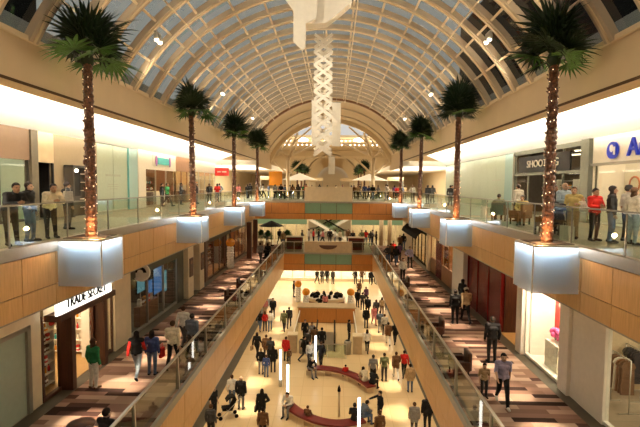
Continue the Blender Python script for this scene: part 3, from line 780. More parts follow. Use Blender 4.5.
shop(-1, XW2, 31.6, 38.5, Z2, ZT2, 'dim shop front with dark wood frames beside the white balloon column', .7, 'slate', 'dark_wood', 'int_dark', n=4, e=70, col=(1, .55, .3))
shop(-1, XW2, 38.9, 45.4, Z2, ZT2, 'last dark framed shop front on the left before the middle bridge', .7, 'dark_wood', 'dark_wood', 'mid_wood', n=4, e=90, col=(1, .6, .35))
for i in range(3):
    shelf_unit((-9.6, 33 + 2.1 * i, Z2 + .03), -1, 1.5, 1.9, 5, '%s dark shelf inside the dim shop by the balloon column' % ['near', 'middle', 'far'][i], 'dark_wood', P_X, 20 + i, 'cartons in the dim shop', 'small carton on the dark shelves of the dim shop')
pier(-1, XW2, 45.4, 51.5, Z2, ZT2, 'beige', 'left')
for i, y in enumerate((41.5, 44.8)):
    struct('column_left_%d' % (i + 1), MB().box(-7.35, -6.95, y - .2, y + .2, Z2, ZT2), M['dark_wood'])
# ---- middle level, right
shop(1, XW2, 5.0, 15.3, Z2, ZT2, 'wide clothes shop window with cream floor in the near right corner', .25, 'int_white', 'int_white', 'tan', 'terrazzo', n=1, e=240, col=(1, .86, .62), depth=6.5)
pier(1, XW2, 12.95, 14.75, Z2, ZT2, 'int_white', 'right', dx=.12, proud=.07)
pier(1, XW2, 14.75, 15.35, Z2, ZT2, 'int_white', 'right', dx=.2, proud=.18)
shop(1, XW2, 15.35, 18.4, Z2, ZT2, 'bright white display window holding pink flowers on a patterned box', .2, 'int_white', 'int_white', 'int_white', 'int_white', n=1, e=150, col=(1, .88, .68), depth=1.6)
pier(1, XW2, 18.4, 18.95, Z2, ZT2, 'int_white', 'right', dx=.5, proud=.18)
shop(1, XW2, 18.95, 21.2, Z2, ZT2, 'open red framed entrance with honey wood floor beside the white display window', .35, 'red_wall', 'red_wall', 'dark_wood', 'int_wood_floor', n=1, door=0, e=80, col=(1, .7, .4))
root = thing('wall_hoarding', 'glossy deep red panelled wall of the red shop on the right walkway', 'hoarding', (XW2, 23.9, Z2))
MB().box(0, .3, -2.7, 2.7, 0, -ZT2 * 0 + 3.32).build('board', M['red_wall'], root)
for k in range(4): MB().box(-.04, 0, -2.7 + k * 1.72, -2.64 + k * 1.72, 0, 3.3).build('panel_strip', M['red_wall'], root)
pier(1, XW2, 26.6, 29.0, Z2, ZT2, 'int_white', 'right', proud=.25)
sh = shop(1, XW2, 29.0, 36.6, Z2, ZT2, 'brown timber shop front with small lit windows on the right walkway', .5, 'mid_wood', 'mid_wood', 'int_cream', 'int_wood_floor', n=4, door=2, e=160, col=(1, .7, .38), plinth=1.15)
MB().box(-.04, .06, .05, 1.85, 0, 2.7).build('red_door', M['red_wall'], sh)
pier(1, XW2, 36.6, 37.4, Z2, ZT2, 'cream', 'right', proud=.2)
sh = shop(1, XW2, 37.4, 45.4, Z2, ZT2, 'black framed shop front under a dark rounded awning near the middle bridge', .7, 'black', 'black', 'int_cream', n=5, e=120, col=(1, .75, .45))
b = MB(); b.prism([(.0, 3.25), (-.55, 3.1), (-.95, 2.75), (-1.1, 2.4), (-1.05, 2.4), (-.9, 2.7), (-.52, 3.0), (0, 3.13)], 'y', -3.9, 3.9); b.build('awning', M['black'], sh, fix=True)
pier(1, XW2, 45.4, 51.5, Z2, ZT2, 'cream', 'right')
for i in range(4):
    shelf_unit((9.3, 30.1 + 1.9 * i if i != 2 else 40.2, Z2 + .03), 1, 1.3, 2.1, 5, ['first small shelf behind the timber shop windows', 'second small shelf behind the timber shop windows', 'small shelf inside the awning shop', 'last small shelf behind the timber shop windows'][i], 'mid_wood', P_B + P_X, 30 + i, 'wares in the timber shop', 'small ware on a shelf in the right-hand timber or awning shop')
# clothes shop fittings
def garment_proto(m):
    t = thing('garment', 'garment', 'garment', (0, -3, -30))
    MB().prism([(-.22, -.16), (-.16, -.05), (-.05, 0), (.05, 0), (.16, -.05), (.22, -.16), (.17, -.22), (.20, -1.0), (-.20, -1.0), (-.17, -.22)], 'y', -.025, .025).build('cloth', M[m], t, fix=True)
    MB().tube([(0, 0, 0), (0, 0, .05), (.03, 0, .08), (0, 0, .11)], .006, 5).build('hanger_hook', M['steel'], t)
    return t
P_G = [garment_proto(m) for m in ('brown_cloth', 'pale_cloth', 'dark_cloth', 'mid_wood')]
def rack(loc, ln, label, glabel, group, which, z=1.62):
    root = thing('clothes_rack', label, 'clothes rack', loc)
    MB().tube([(0, -ln / 2, z), (0, ln / 2, z)], .018, 8).build('rail', M['steel'], root)
    for q in (-1, 1): MB().tube([(0, q * ln / 2, 0), (0, q * ln / 2, z)], .018, 8).box(-.3, .3, q * ln / 2 - .02, q * ln / 2 + .02, 0, .03).build('upright', M['steel'], root)
    k = 0; y = -ln / 2 + .12
    while y < ln / 2 - .08:
        dup(P_G[which[k % len(which)]], (loc[0], loc[1] + y, loc[2] + z - .07), label=glabel, group=group); y += .13; k += 1
rack((9.35, 14.0, Z2 + .02), .9, 'short clothes rack of brown garments right behind the near right window', 'brown or pale garment on the short rack behind the near right window', 'garments on the near rack', (0, 0, 3, 1))
rack((10.2, 14.75, Z2 + .02), .8, 'longer clothes rack of charcoal garments deeper in the near right shop', 'charcoal garment on the longer rack in the near right shop', 'garments on the dark rack', (2,))
rack((10.8, 14.9, Z2 + .02), .7, 'back clothes rack of charcoal garments against the near right shop wall', 'charcoal garment on the back rack of the near right shop', 'garments on the back rack', (2, 2, 0))
root = thing('display_table', 'low white display table in the near right clothes shop', 'table', (9.9, 12.6, Z2 + .02))
MB().box(-.5, .5, -.4, .4, .72, .78).build('table_top', M['int_white'], root)
for a in (-1, 1):
    for q in (-1, 1): MB().box(a * .44 - .03, a * .44 + .03, q * .34 - .03, q * .34 + .03, 0, .72).build('leg', M['int_white'], root)
for i in range(3):
    root = thing('folded_clothes', ['left', 'middle', 'right'][i] + ' folded pale garment on the low white display table', 'folded clothes', (9.6 + .3 * i, 12.55, Z2 + .80))
    for k in range(3): MB().box(-.12, .12, -.15, .15, .05 * k, .05 * k + .045).build('garment', M[('pale_cloth', 'brown_cloth', 'int_white')[k]], root, bevel=.012)
# flower display
M['dotted'] = mat('patterned_paper', (.82, .76, .62), .6, var=.35, scale=22)
root = thing('patterned_box', 'white patterned box carrying pink flowers in the bright display window', 'display box', (8.95, 16.9, Z2 + .02))
MB().box(-.35, .35, -.5, .5, 0, 1.0).build('box_body', M['dotted'], root, bevel=.02)
for i, (dx, dy) in enumerate(((-.1, -.28), (.05, .05), (-.05, .3))):
    root = thing('flower_bunch', ['near', 'middle', 'far'][i] + ' bunch of pink flowers on the patterned box', 'flowers', (8.95 + dx, 16.9 + dy, Z2 + 1.02))
    b = MB(); r = random.Random(i)
    for k in range(9): b.ball((r.uniform(-.2, .2), r.uniform(-.2, .2), r.uniform(.12, .45)), r.uniform(.08, .14), 8)
    b.build('petals', M['pink'], root)
    b = MB()
    for k in range(5): b.tube([(0, 0, 0), (r.uniform(-.15, .15), r.uniform(-.15, .15), .2)], .012, 5)
    b.build('stems', M['leaf'], root)
root = thing('poster', 'red hanging poster behind the pink flowers', 'poster', (9.35, 17.75, Z2 + .8)); MB().box(0, .03, -.5, .5, 0, 2.2).build('print', M['red'], root); MB().box(-.01, 0, -.2, .2, 1.3, 1.7).build('white_motif', M['int_white'], root)
MB().box(0, .03, -.5, .5, 2.2, 2.24).build('top_rod', M['steel'], root)
root = thing('potted_plant', 'leafy potted plant in the red entrance', 'plant', (9.0, 19.5, Z2 + .02))
MB().lathe([(.18, 0), (.24, .45), (.22, .45)], n=12).build('pot', M['tan'], root)
b = MB(); r = random.Random(3)
for k in range(26):
    a = r.uniform(0, 6.28); e_ = r.uniform(.2, 1.3); q = r.uniform(.4, .75)
    d = Vector((math.cos(a) * math.cos(e_), math.sin(a) * math.cos(e_), math.sin(e_))); sd = Vector((-math.sin(a), math.cos(a), 0)) * .05
    c0 = Vector((0, 0, .45)); b.add([c0, c0 + d * q * .5 + sd, c0 + d * q, c0 + d * q * .5 - sd], [(0, 1, 2, 3)])
b.build('foliage', M['leaf'], root)
# ---- upper level, left (wall plane XW3)
ZT3 = 3.9
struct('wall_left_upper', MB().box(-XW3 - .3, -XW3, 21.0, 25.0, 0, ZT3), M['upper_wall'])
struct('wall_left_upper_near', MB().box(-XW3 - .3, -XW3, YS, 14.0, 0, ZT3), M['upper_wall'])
sh = shop(-1, XW3, 14.0, 19.3, 0, ZT3, 'pale green lit shop window under a brown header at the upper left', 1.3, 'brown_header', 'dark_metal', 'pale_green', 'terrazzo', n=3, e=90, col=(1, .88, .6))
pier(-1, XW3, 19.3, 19.75, 0, ZT3, 'slate', 'left', proud=.15)
sh = shop(-1, XW3, 19.75, 21.0, 0, ZT3, 'narrow black doorway opening beside the pale green window', 1.35, 'cream', 'black', 'black', 'slate', n=1, door=0, e=0)
root = thing('vending_kiosk', 'dark framed kiosk with stacked shelves standing against the beige upper left wall', 'kiosk', (-XW3 + .45, 22.8, 0))
MB().box(-.35, -.30, -1.1, 1.1, 0, 2.5).box(-.3, .1, -1.1, -1.0, 0, 2.5).box(-.3, .1, 1.0, 1.1, 0, 2.5).box(-.3, .1, -1.1, 1.1, 2.4, 2.5).build('cabinet', M['dark_metal'], root)
for k in range(5): MB().box(-.3, .08, .15, 1.0, .4 + .42 * k, .44 + .42 * k).build('shelf', M['int_white'], root)
MB().box(-.3, -.2, -.95, .05, 1.0, 2.3).build('screen_panel', M['black'], root); MB().ball((-.1, -.45, 2.25), .09, 8).build('lamp', M['lamp_warm'], root)
def hoarding(s, y0, y1, label, lines, z1=3.85):
    root = thing('glass_hoarding', label, 'hoarding', (s * XW3, (y0 + y1) / 2, 0)); n = max(1, round((y1 - y0) / 1.9)); w_ = (y1 - y0) / n
    for k in range(n):
        a = y0 - (y0 + y1) / 2 + k * w_
        MB().box(0, s * .12, a + .02, a + w_ - .02, .1, z1).build('glass_panel', M['pale_green'], root)
    MB().box(-s * .02, s * .14, -(y1 - y0) / 2, (y1 - y0) / 2, 0, .1).build('base_rail', M['steel'], root)
    if lines:
        b = MB()
        for zz, ww in ((2.05, .9), (1.55, .6), (1.42, .7), (1.29, .45)): b.box(-s * .006, 0, -ww, ww, zz, zz + (.12 if zz > 2 else .05))
        b.build('etched_line', M['grey_text'], root)
    return root
hoarding(-1, 25.0, 28.7, 'pale green glass hoarding with faint etched lines beside the teal tiled strip, upper left', True)
root = thing('tiled_strip', 'teal mosaic strip beside the left green hoarding', 'tiled strip', (-XW3, 29.35, 0)); MB().box(-.1, .12, -.65, .65, 0, 3.85).build('mosaic', M['teal_tile'], root); MB().box(-.1, .13, .62, .68, 0, 3.85).build('edge', M['steel'], root)
pier(-1, XW3, 30.0, 31.2, 0, ZT3, 'int_white', 'left', proud=.15)
shop(-1, XW3, 31.2, 37.4, 0, ZT3, 'food counter front under the white header with the teal sign, upper left', 1.25, 'int_white', 'steel', 'mid_wood', n=3, door=1, e=70, col=(1, .82, .55))
root = sign('shop_sign', 'rounded white sign with teal panel and purple ends, upper left food counter', '', (-XW3 + .1, 34.4, 3.3), -1, .3, 'teal_letter', (3.6, .75), 'int_white')
MB().box(.06, .10, -1.1, 1.1, -.25, .25).build('teal_panel', M['teal_letter'], root)
for q in (-1, 1): b = MB(); b.prism([(q * 1.35 + .16 * math.cos(2 * PI * k / 14), .38 * math.sin(2 * PI * k / 14)) for k in range(14)], 'x', .06, .1); b.build('purple_end', M['purple'], root)
shop(-1, XW3, 37.4, 42.0, 0, ZT3, 'shop front with brown header boards beyond the teal sign', 1.2, 'mid_wood', 'mid_wood', 'tan', n=3, e=80, col=(1, .75, .45))
shop(-1, XW3, 42.0, 50.0, 0, ZT3, 'last white headed shop front on the upper left, below the red sign', 1.1, 'int_white', 'steel', 'tan', n=4, e=150, col=(1, .85, .6))
root = thing('hanging_sign', 'small red hanging sign with white lettering strokes at the upper left', 'sign', (-11.6, 49.5, 2.55)); MB().box(-.75, .75, -.06, .06, 0, .85).build('panel', M['red'], root)
MB().box(-.5, -.1, -.075, -.06, .35, .5).box(.0, .5, -.075, -.06, .35, .5).build('white_stroke', M['int_white'], root); MB().box(-.02, .02, -.02, .02, .85, 1.3).build('hanger', M['steel'], root)
# ---- upper level, right
struct('wall_right_upper', MB().box(XW3, XW3 + .3, YS, 10.5, 0, ZT3), M['beige'])
sh = shop(1, XW3, 10.5, 21.7, 0, ZT3, 'bright cafe front under the white header with royal blue letters', 1.25, 'int_white', 'int_white', 'int_white', 'terrazzo', n=3, door=1, e=110, col=(1, .80, .58), depth=1.4)
MB().box(-.16, -.06, -5.6, 5.6, 2.62, 2.74).build('header_lip', M['metal'], sh)
sg = sign('shop_sign', 'royal blue sign letters Au beside a round blue emblem on the white header', 'Au', (XW3 - .08, 18.5, 3.25), 1, 1.05, 'blue_letter', depth=.05)
b = MB(); b.prism([(1.55 + .36 * math.cos(2 * PI * k / 22), -.02 + .36 * math.sin(2 * PI * k / 22)) for k in range(22)], 'x', -.12, -.02); b.build('round_emblem', M['blue_letter'], sg)
b = MB(); b.prism([(1.55 + .13 * math.cos(2 * PI * k / 16), .06 + .16 * math.sin(2 * PI * k / 16)) for k in range(16)], 'x', -.135, -.12).box(-.135, -.12, 1.3, 1.42, -.22, .12); b.build('emblem_mark', M['int_white'], sg)
for i, (y, wd_) in enumerate(((33.0, 2.2), (35.8, 2.2), (38.7, 1.8), (40.8, 1.6), (43.4, 2.2), (46.2, 2.2), (48.6, 1.6))):
    shelf_unit((-XW3 - 1.5, y, .02), -1, wd_, 2.2, 5, '%s lit shelf inside the upper left shops, counting away from the camera' % ['first', 'second', 'third', 'fourth', 'fifth', 'sixth', 'seventh'][i], ['int_white', 'mid_wood', 'dark_wood'][i % 3], P_X + P_B, 70 + i, 'goods in the upper left shops', 'small product on a shelf of the upper left shops')
    root = thing('service_counter', '%s counter of the upper left shops, counting away from the camera' % ['first', 'second', 'third', 'fourth', 'fifth', 'sixth', 'seventh'][i], 'counter', (-XW3 - .75, y, .02))
    MB().box(-.25, .25, -wd_ / 2, wd_ / 2, 0, 1.0).build('body', M[['dark_wood', 'int_white', 'mid_wood'][i % 3]], root); MB().box(-.28, .28, -wd_ / 2 - .03, wd_ / 2 + .03, 1.0, 1.05).build('counter_top', M['cream'], root)
for i, (x, hd) in enumerate(((-9.4, 'red'), (-10.5, 'int_white'))):
    root = thing('product_display', ['red', 'white'][i] + ' topped product tower seen through the mahogany portal', 'display', (x, 17.5, Z2 + .03))
    MB().box(-.45, .45, .15, .2, 0, 2.3).box(-.45, -.41, -.12, .15, 0, 2.3).box(.41, .45, -.12, .15, 0, 2.3).build('cabinet', M['int_white'], root); MB().box(-.45, .45, -.14, -.10, 1.85, 2.35).build('header_board', M[hd], root)
    for k in range(4):
        MB().box(-.41, .41, -.12, .15, .1 + .44 * k, .125 + .44 * k).build('shelf', M['int_white'], root)
        for q in range(4): dup((P_X + P_B)[(k + q * 3) % 8], (x - .3 + .2 * q, 17.5, Z2 + .155 + .44 * k), label='small product on the towers seen through the mahogany portal', group='products on the portal towers')
M['sketch'] = mat('rust_ink', (.45, .13, .06), .6)
for i, (y, z) in enumerate(((21.0, 1.75), (19.5, 1.6), (17.6, 1.65))):
    root = thing('wall_picture', ['far', 'middle', 'near'][i] + ' cream picture with rust brown rings on the cafe back wall', 'picture', (XW3 + 1.36, y, z))
    MB().box(-.04, 0, -.55, .55, -.6, .7).build('canvas', M['pale_cloth'], root)
    b = MB()
    for q in range(2 if i else 1):
        c = Vector((-.05, -.2 + .45 * q, .05 - .1 * q)); n = 20; rr = .34
        b.tube([c + Vector((0, rr * math.cos(2 * PI * k / n), rr * math.sin(2 * PI * k / n))) for k in range(n + 1)], .045, 6, cap=False)
    b.build('painted_ring', M['sketch'], root)
pier(1, XW3, 21.7, 22.4, 0, ZT3, 'grey_frame', 'right', proud=.25)
sh = shop(1, XW3, 22.4, 31.0, 0, ZT3, 'dark olive framed shop front with white SHOOTING letters, upper right', .25, 'grey_frame', 'grey_frame', 'int_dark', 'slate', n=4, door=2, e=150, col=(1, .85, .6), depth=5)
MB().box(-.05, .06, -4.3, 4.3, 2.35, 2.5).build('transom', M['grey_frame'], sh)
MB().box(-.04, .04, -2.9, 3.6, 2.52, 3.5).build('sign_board', M['black'], sh)
sign('shop_sign', 'white SHOOTING letters on the dark upper right shop front', 'SHOOTING', (XW3 - .05, 26.9, 3.0), 1, .60, 'int_white', sx=1.3)
for i in range(6):
    root = thing('strip_light', 'slim white strip light on the ceiling inside the dark upper right shop', 'strip light', (XW3 + .9 + 1.3 * (i % 3), 23.8 + 3.2 * (i // 3), 3.55), .5, group='strip lights in the dark shop')
    MB().box(-.06, .06, -.8, .8, 0, .05).build('housing', M['steel'], root); MB().box(-.05, .05, -.75, .75, -.03, 0).build('tube', M['lamp_warm'], root)
for i in range(3):
    shelf_unit((XW3 + 2.2, 23.6 + 2.6 * i, .02), 1, 2.0, 2.1, 5, ['near', 'middle', 'far'][i] + ' pale shelf in the dark upper right shop', 'int_white', P_X + P_B, 50 + i, 'goods in the dark upper shop', 'small product on the pale shelves of the dark upper right shop')
root = thing('tiled_strip', 'teal mosaic strip beside the right green hoarding', 'tiled strip', (XW3, 31.75, 0)); MB().box(-.12, .1, -.72, .72, 0, 3.85).build('mosaic', M['teal_tile'], root); MB().box(-.13, .1, -.76, -.7, 0, 3.85).build('edge', M['steel'], root)
hoarding(1, 32.5, 36.4, 'pale green glass hoarding with faint etched lines beside the teal strip, upper right', True)
hoarding(1, 36.4, 50.0, 'long plain pale green glass hoarding farther along the upper right walkway', False)
# ---- ground level side walls with dark shop windows
for s, side in SIDES:
    struct('wall_%s_ground' % side, MB().box(s * XW1, s * (XW1 + .3), YS, 47, Z1, -6.95), M['cream'])
    for i in range(7):
        y = 19 + i * 3.7
        root = thing('shop_window', 'dark ground floor shop window under the %s walkway, number %s from the camera' % (side, ['one', 'two', 'three', 'four', 'five', 'six', 'seven'][i]), 'shop window', (s * XW1, y, Z1), group='ground floor windows, %s' % side)
        MB().box(-s * .08, -s * .0, -1.5, 1.5, 0, 2.6).build('frame', M['dark_wood'], root)
        MB().box(-s * .10, -s * .08, -1.38, 1.38, .3, 2.45).build('pane', M['black'], root)
# ---- beyond the middle bridge
zz = Z2
for s, side in SIDES:
    x0, x1 = (2.6, 9.0)
    root = thing('storefront', 'cafe front with a long sea green header beyond the middle bridge, on the %s' % side, 'shop front', (s * 5.8, 53.5, zz))
    MB().box(-3.2, 3.2, 0, .2, 2.15, 3.1).build('header', M['green_panel'], root)
    MB().box(-3.2, 3.2, 3.0, 3.1, 0, 3.3).build('back_wall', M['tan'], root)
    for k in range(6): MB().box(-3.2 + k * 1.28 - .06, -3.2 + k * 1.28 + .06, 0, .15, 0, 2.15).build('mullion', M['cream'], root)
    for k in range(5): MB().box(-3.14 + k * 1.28, -3.2 + (k + 1) * 1.28 - .06, .05, .07, 0, 2.15).build('window_pane', M['shop_glass'], root)
    alight('cafe_lamp', (s * 5.8, 55, zz + 3.0), (0, 0, 0), 5.5, 2, 110, (1, .84, .58))
for i, x in enumerate((5.9, 6.9)):
    struct('column_right_%d' % (i + 1), MB().lathe([(.24, 0), (.24, 3.34)], c=(x, 51.9 + i * .5, Z2), n=16), M['tan'])
struct('wall_middle_far', MB().box(-12, 12, 66, 66.3, Z2, ZT2), M['int_cream'])
for q, side, y in ((-1, 'left', 57.0), (1, 'right', 59.5)):
    root = thing('escalator', 'white sided escalator rising to the %s behind the middle bridge' % side, 'escalator', (q * -1.8, y, Z2))
    a = Vector((0, 0)); ln = 8.6; hh = 4.9
    pr = [(0, .0), (q * -.9, .0), (q * -.9, .25), (0, .25), (q * ln, hh + .25), (q * ln, hh - .35)]
    for d in (0, 1.3): b = MB(); b.prism(pr, 'y', d, d + .12); b.build('side_skirt', M['int_white'], root, fix=True)
    b = MB()
    for k in range(24):
        x = q * k * .34; b.box(min(x, x + q * .34), max(x, x + q * .34), .14, 1.28, k * .2 - .02, k * .2 + .18)
    b.build('step_band', M['dark_metal'], root)
    for d in (.05, 1.35): b = MB(); b.tube([(q * -.8, d, 1.0), (0, d, 1.1), (q * ln, d, hh + 1.1)], .05, 6); b.build('handrail', M['black'], root)
    for d in (.05, 1.35): b = MB(); b.prism([(0, .25), (q * ln, hh + .25), (q * ln, hh + 1.05), (0, 1.05)], 'y', d - .01, d + .01); b.build('balustrade_glass', M['rail_glass'], root, fix=True)
root = thing('parasol', 'black cafe parasol beyond the middle bridge on the left', 'parasol', (-6.3, 50.2, Z2))
MB().tube([(0, 0, 0), (0, 0, 2.75)], .035, 8).build('pole', M['mid_wood'], root); MB().lathe([(.3, 0), (.3, .06), (.05, .1)], n=12).build('base', M['black'], root)
MB().lathe([(1.45, 2.2), (.75, 2.5), (.05, 2.8)], n=8, smooth=False).build('canopy', M['black'], root)
for i, (x, y, sd) in enumerate(((-7.5, 50.4, 'left of the parasol'), (-6.6, 49.6, 'under the parasol'), (-4.6, 50.8, 'right of the parasol'))):
    root = thing('potted_shrub', 'dark leafy shrub in a tan pot, %s beyond the middle bridge' % sd, 'plant', (x, y, Z2))
    MB().lathe([(.25, 0), (.32, .5), (.3, .5)], n=12).build('pot', M['tan'], root)
    b = MB(); r = random.Random(i)
    for k in range(330):
        a = r.uniform(0, 6.28); e_ = r.uniform(-.4, 1.5); q = r.uniform(.25, .62); cc = Vector((0, 0, 1.05))
        d = Vector((math.cos(a) * math.cos(e_), math.sin(a) * math.cos(e_), 1.2 * math.sin(e_))); sd2 = Vector((-math.sin(a), math.cos(a), .3)) * .09
        c0 = cc + d * q * .6; b.add([c0, c0 + d * q * .25 + sd2, c0 + d * q * .5, c0 + d * q * .25 - sd2], [(0, 1, 2, 3)])
    b.build('foliage', M['leaf'], root); MB().tube([(0, 0, .45), (0, 0, 1.2)], .03, 6).build('stem', M['mid_wood'], root)
for i, (x, y) in enumerate(((-3.6, 48.3), (2.9, 48.2))):
    root = thing('kiosk_counter', 'low dark red kiosk counter standing behind the middle bridge, %s of its parapet' % ['left', 'right'][i], 'kiosk', (x, y, Z2))
    MB().box(-.8, .8, -.4, .4, 0, 1.25).build('counter', M['bench_red'], root); MB().box(-.9, .9, -.5, .5, 1.25, 1.32).build('counter_top', M['cream'], root); MB().box(-.7, .7, -.45, -.4, .3, 1.0).build('front_panel', M['dark_wood'], root)
# ground floor beyond: bright white frontage
root = thing('storefront', 'bright white ground floor frontage with tall panes beyond the middle bridge', 'shop front', (0, 56.2, Z1))
MB().box(-9, 9, 2.4, 2.5, 0, 3.2).build('back_wall', M['int_white'], root); MB().box(-9, 9, 0, .2, 0, .35).build('plinth', M['cream'], root); MB().box(-9, 9, 0, .2, 2.7, 3.2).build('header', M['int_white'], root)
for k in range(13): MB().box(-9 + 1.5 * k - .05, -9 + 1.5 * k + .05, 0, .12, .35, 2.7).build('mullion', M['steel'], root)
for k in range(12): MB().box(-8.95 + 1.5 * k, -7.55 + 1.5 * k, .05, .07, .35, 2.7).build('window_pane', M['shop_glass'], root)
alight('frontage_lamp', (0, 57.4, -7.2), (0, 0, 0), 17, 1.8, 480, (1, .95, .82))
# upper level beyond the bridge
root = thing('hanging_sign', 'square orange sign board above the crowd, beyond the upper bridge', 'sign', (-6.6, 56, 1.05)); MB().box(-.8, .8, -.05, .05, .5, 2.2).build('panel', M['orange'], root); MB().box(-.05, .05, -.04, .04, -1.05, .5).build('post', M['steel'], root)
for i, (x, y, lab) in enumerate(((-4.4, 66, 'left'), (5.6, 66, 'right'))):
    root = thing('white_canopy', 'pale peaked canopy over stalls beyond the upper bridge, on the %s' % lab, 'canopy', (x, y, 0))
    MB().lathe([(2.6, 2.35), (1.5, 2.75), (.1, 3.3)], n=10, smooth=False).build('fabric', M['int_white'], root); MB().tube([(0, 0, 0), (0, 0, 3.2)], .05, 8).build('pole', M['steel'], root)
    plight('canopy_lamp', (x, y - 1.2, 2.0), 45, (1, .85, .6), .2)
for i, x in enumerate((-8.5, -5.5, -2.4, 2.6, 5.8, 8.8)):
    root = thing('market_stall', 'low cream stall counter beyond the upper bridge, number %s from the left' % ['one', 'two', 'three', 'four', 'five', 'six'][i], 'stall', (x, 62.5 if abs(x) > 7 else 73.5, 0))
    MB().box(-1.1, 1.1, -.4, .4, 0, 1.0).build('counter', M[('int_cream', 'tan', 'mid_wood')[i % 3]], root); MB().box(-1.2, 1.2, -.5, .5, 1.0, 1.06).build('counter_top', M['int_white'], root)
    MB().box(-1.1, 1.1, .3, .4, 2.3, 2.8).build('stall_header', M[('tan', 'int_white', 'int_cream')[i % 3]], root)
    for q in (-1, 1): MB().box(q * 1.05 - .04, q * 1.05 + .04, .3, .38, 0, 2.3).build('post', M['steel'], root)
# ------------------------------------------------------------------ ground floor furniture
root = thing('wood_counter', 'orange oak panelled counter with a tan stone top in the middle of the ground floor', 'counter', (0, 38.9, Z1))
MB().box(-2.45, 2.45, .06, 1.3, 0, 1.3).build('body', M['gap'], root)
o = MB()
for k in range(3): o.box(-2.45 + 1.633 * k + .015, -2.45 + 1.633 * (k + 1) - .015, 0, .06, .05, 1.28)
o.build('front_panel', M['orange_oak'], root); MB().box(-2.55, 2.55, -.08, 1.4, 1.3, 1.4).build('stone_top', M['tan'], root, bevel=.01)
for s, side in SIDES:
    root = thing('stone_pylon', 'square tan pylon at the %s corner of the escalator well' % side, 'pylon', (s * 2.3, 32.0, Z1))
    MB().box(-.32, .32, -.32, .32, 0, 1.25).build('shaft', M['tan'], root, bevel=.01); MB().box(-.36, .36, -.36, .36, 1.25, 1.33).build('cap', M['cream'], root)
    root = thing('low_balustrade', 'low glass balustrade with white rail along the %s edge of the escalator well' % side, 'balustrade', (s * 2.3, 32.4, Z1))
    MB().box(-.04, .04, 0, 6.4, 1.02, 1.1).build('handrail', M['int_white'], root); MB().box(-.01, .01, .0, 6.4, .05, 1.02).build('glass_panel', M['rail_glass'], root)
    for k in range(4): MB().box(-.025, .025, .05 + 2.1 * k - .025, .05 + 2.1 * k + .025, 0, 1.02).build('post', M['steel'], root)
    root = thing('litter_bin', 'round grey litter bin just inside the %s tan pylon' % side, 'litter bin', (s * 1.6, 31.8, Z1))
    MB().lathe([(.24, 0), (.26, .85), (.2, .95)], n=16).build('body', M['metal'], root); MB().lathe([(.16, .95), (.16, .97)], n=16).build('opening', M['black'], root)
root = thing('escalator', 'head of a dark escalator with black handrails in the ground floor well', 'escalator', (0, 32.2, Z1))
MB().box(-.6, .6, 0, 4.2, 0, .04).build('landing_plate', M['steel'], root)
for q in (-1, 1):
    MB().tube([(q * .68, 0, .35), (q * .68, -.28, .65), (q * .68, -.1, .95), (q * .68, .4, 1.0), (q * .68, 4.2, 1.0)], .06, 8).build('handrail', M['black'], root)
    MB().box(q * .68 - .05, q * .68 + .05, 0, 4.2, 0, .28).build('side_skirt', M['dark_metal'], root)
    MB().box(q * .68 - .01, q * .68 + .01, .05, 4.2, .28, .95).build('balustrade_glass', M['rail_glass'], root)
root = thing('low_balustrade', 'short glass balustrade closing the near side of the escalator well', 'balustrade', (.2, 30.9, Z1))
MB().box(-1.3, 1.3, -.01, .01, .05, .95).build('glass_panel', M['rail_glass'], root); MB().box(-1.3, 1.3, -.03, .03, .95, 1.0).build('handrail', M['steel'], root)
for k in range(3): MB().box(-1.27 + 1.27 * k - .02, -1.27 + 1.27 * k + .02, -.02, .02, 0, .95).build('post', M['steel'], root)
def bench(pts, label):
    c = pts[len(pts) // 2]; root = thing('curved_bench', label, 'bench', (c[0], c[1], Z1))
    P = [Vector((x - c[0], y - c[1], 0)) for x, y in pts]
    # smooth path
    Q = []
    for i in range(len(P) - 1):
        p0 = P[max(i - 1, 0)]; p1 = P[i]; p2 = P[i + 1]; p3 = P[min(i + 2, len(P) - 1)]
        for k in range(5):
            t = k / 5; Q.append(.5 * ((2 * p1) + (p2 - p0) * t + (2 * p0 - 5 * p1 + 4 * p2 - p3) * t * t + (3 * p1 - p0 - 3 * p2 + p3) * t ** 3))
    Q.append(P[-1])
    def strip(w_, z0, z1):
        b = MB(); vs = []; n = len(Q)
        for i, q in enumerate(Q):
            d = (Q[min(i + 1, n - 1)] - Q[max(i - 1, 0)]).normalized(); nn = Vector((-d.y, d.x, 0)) * w_
            vs += [q + nn + Vector((0, 0, z0)), q - nn + Vector((0, 0, z0)), q - nn + Vector((0, 0, z1)), q + nn + Vector((0, 0, z1))]
        f = [(i * 4 + k, i * 4 + (k + 1) % 4, (i + 1) * 4 + (k + 1) % 4, (i + 1) * 4 + k) for i in range(n - 1) for k in range(4)]
        f += [(0, 1, 2, 3)[::-1], tuple((n - 1) * 4 + k for k in range(4))]
        return b.add(vs, f)
    strip(.30, .36, .47).build('cushion', M['bench_red'], root, bevel=.02, fix=True); strip(.27, .30, .36).build('seat_frame', M['tan'], root, fix=True)
    for k in (1, len(Q) // 3, 2 * len(Q) // 3, len(Q) - 2):
        q = Q[k]; MB().box(q.x - .2, q.x + .2, q.y - .06, q.y + .06, 0, .30).build('leg', M['tan'], root)
bench([(-1.0, 28.0), (-.2, 28.15), (.6, 28.0), (1.4, 27.55), (2.15, 26.75), (2.8, 25.6)], 'oxblood red curved bench behind, bowing away from the camera')
bench([(-1.75, 23.3), (-1.15, 22.5), (-.3, 21.8), (.5, 21.5), (1.25, 21.55), (2.1, 21.9)], 'oxblood red curved bench in front, bowing towards the camera')
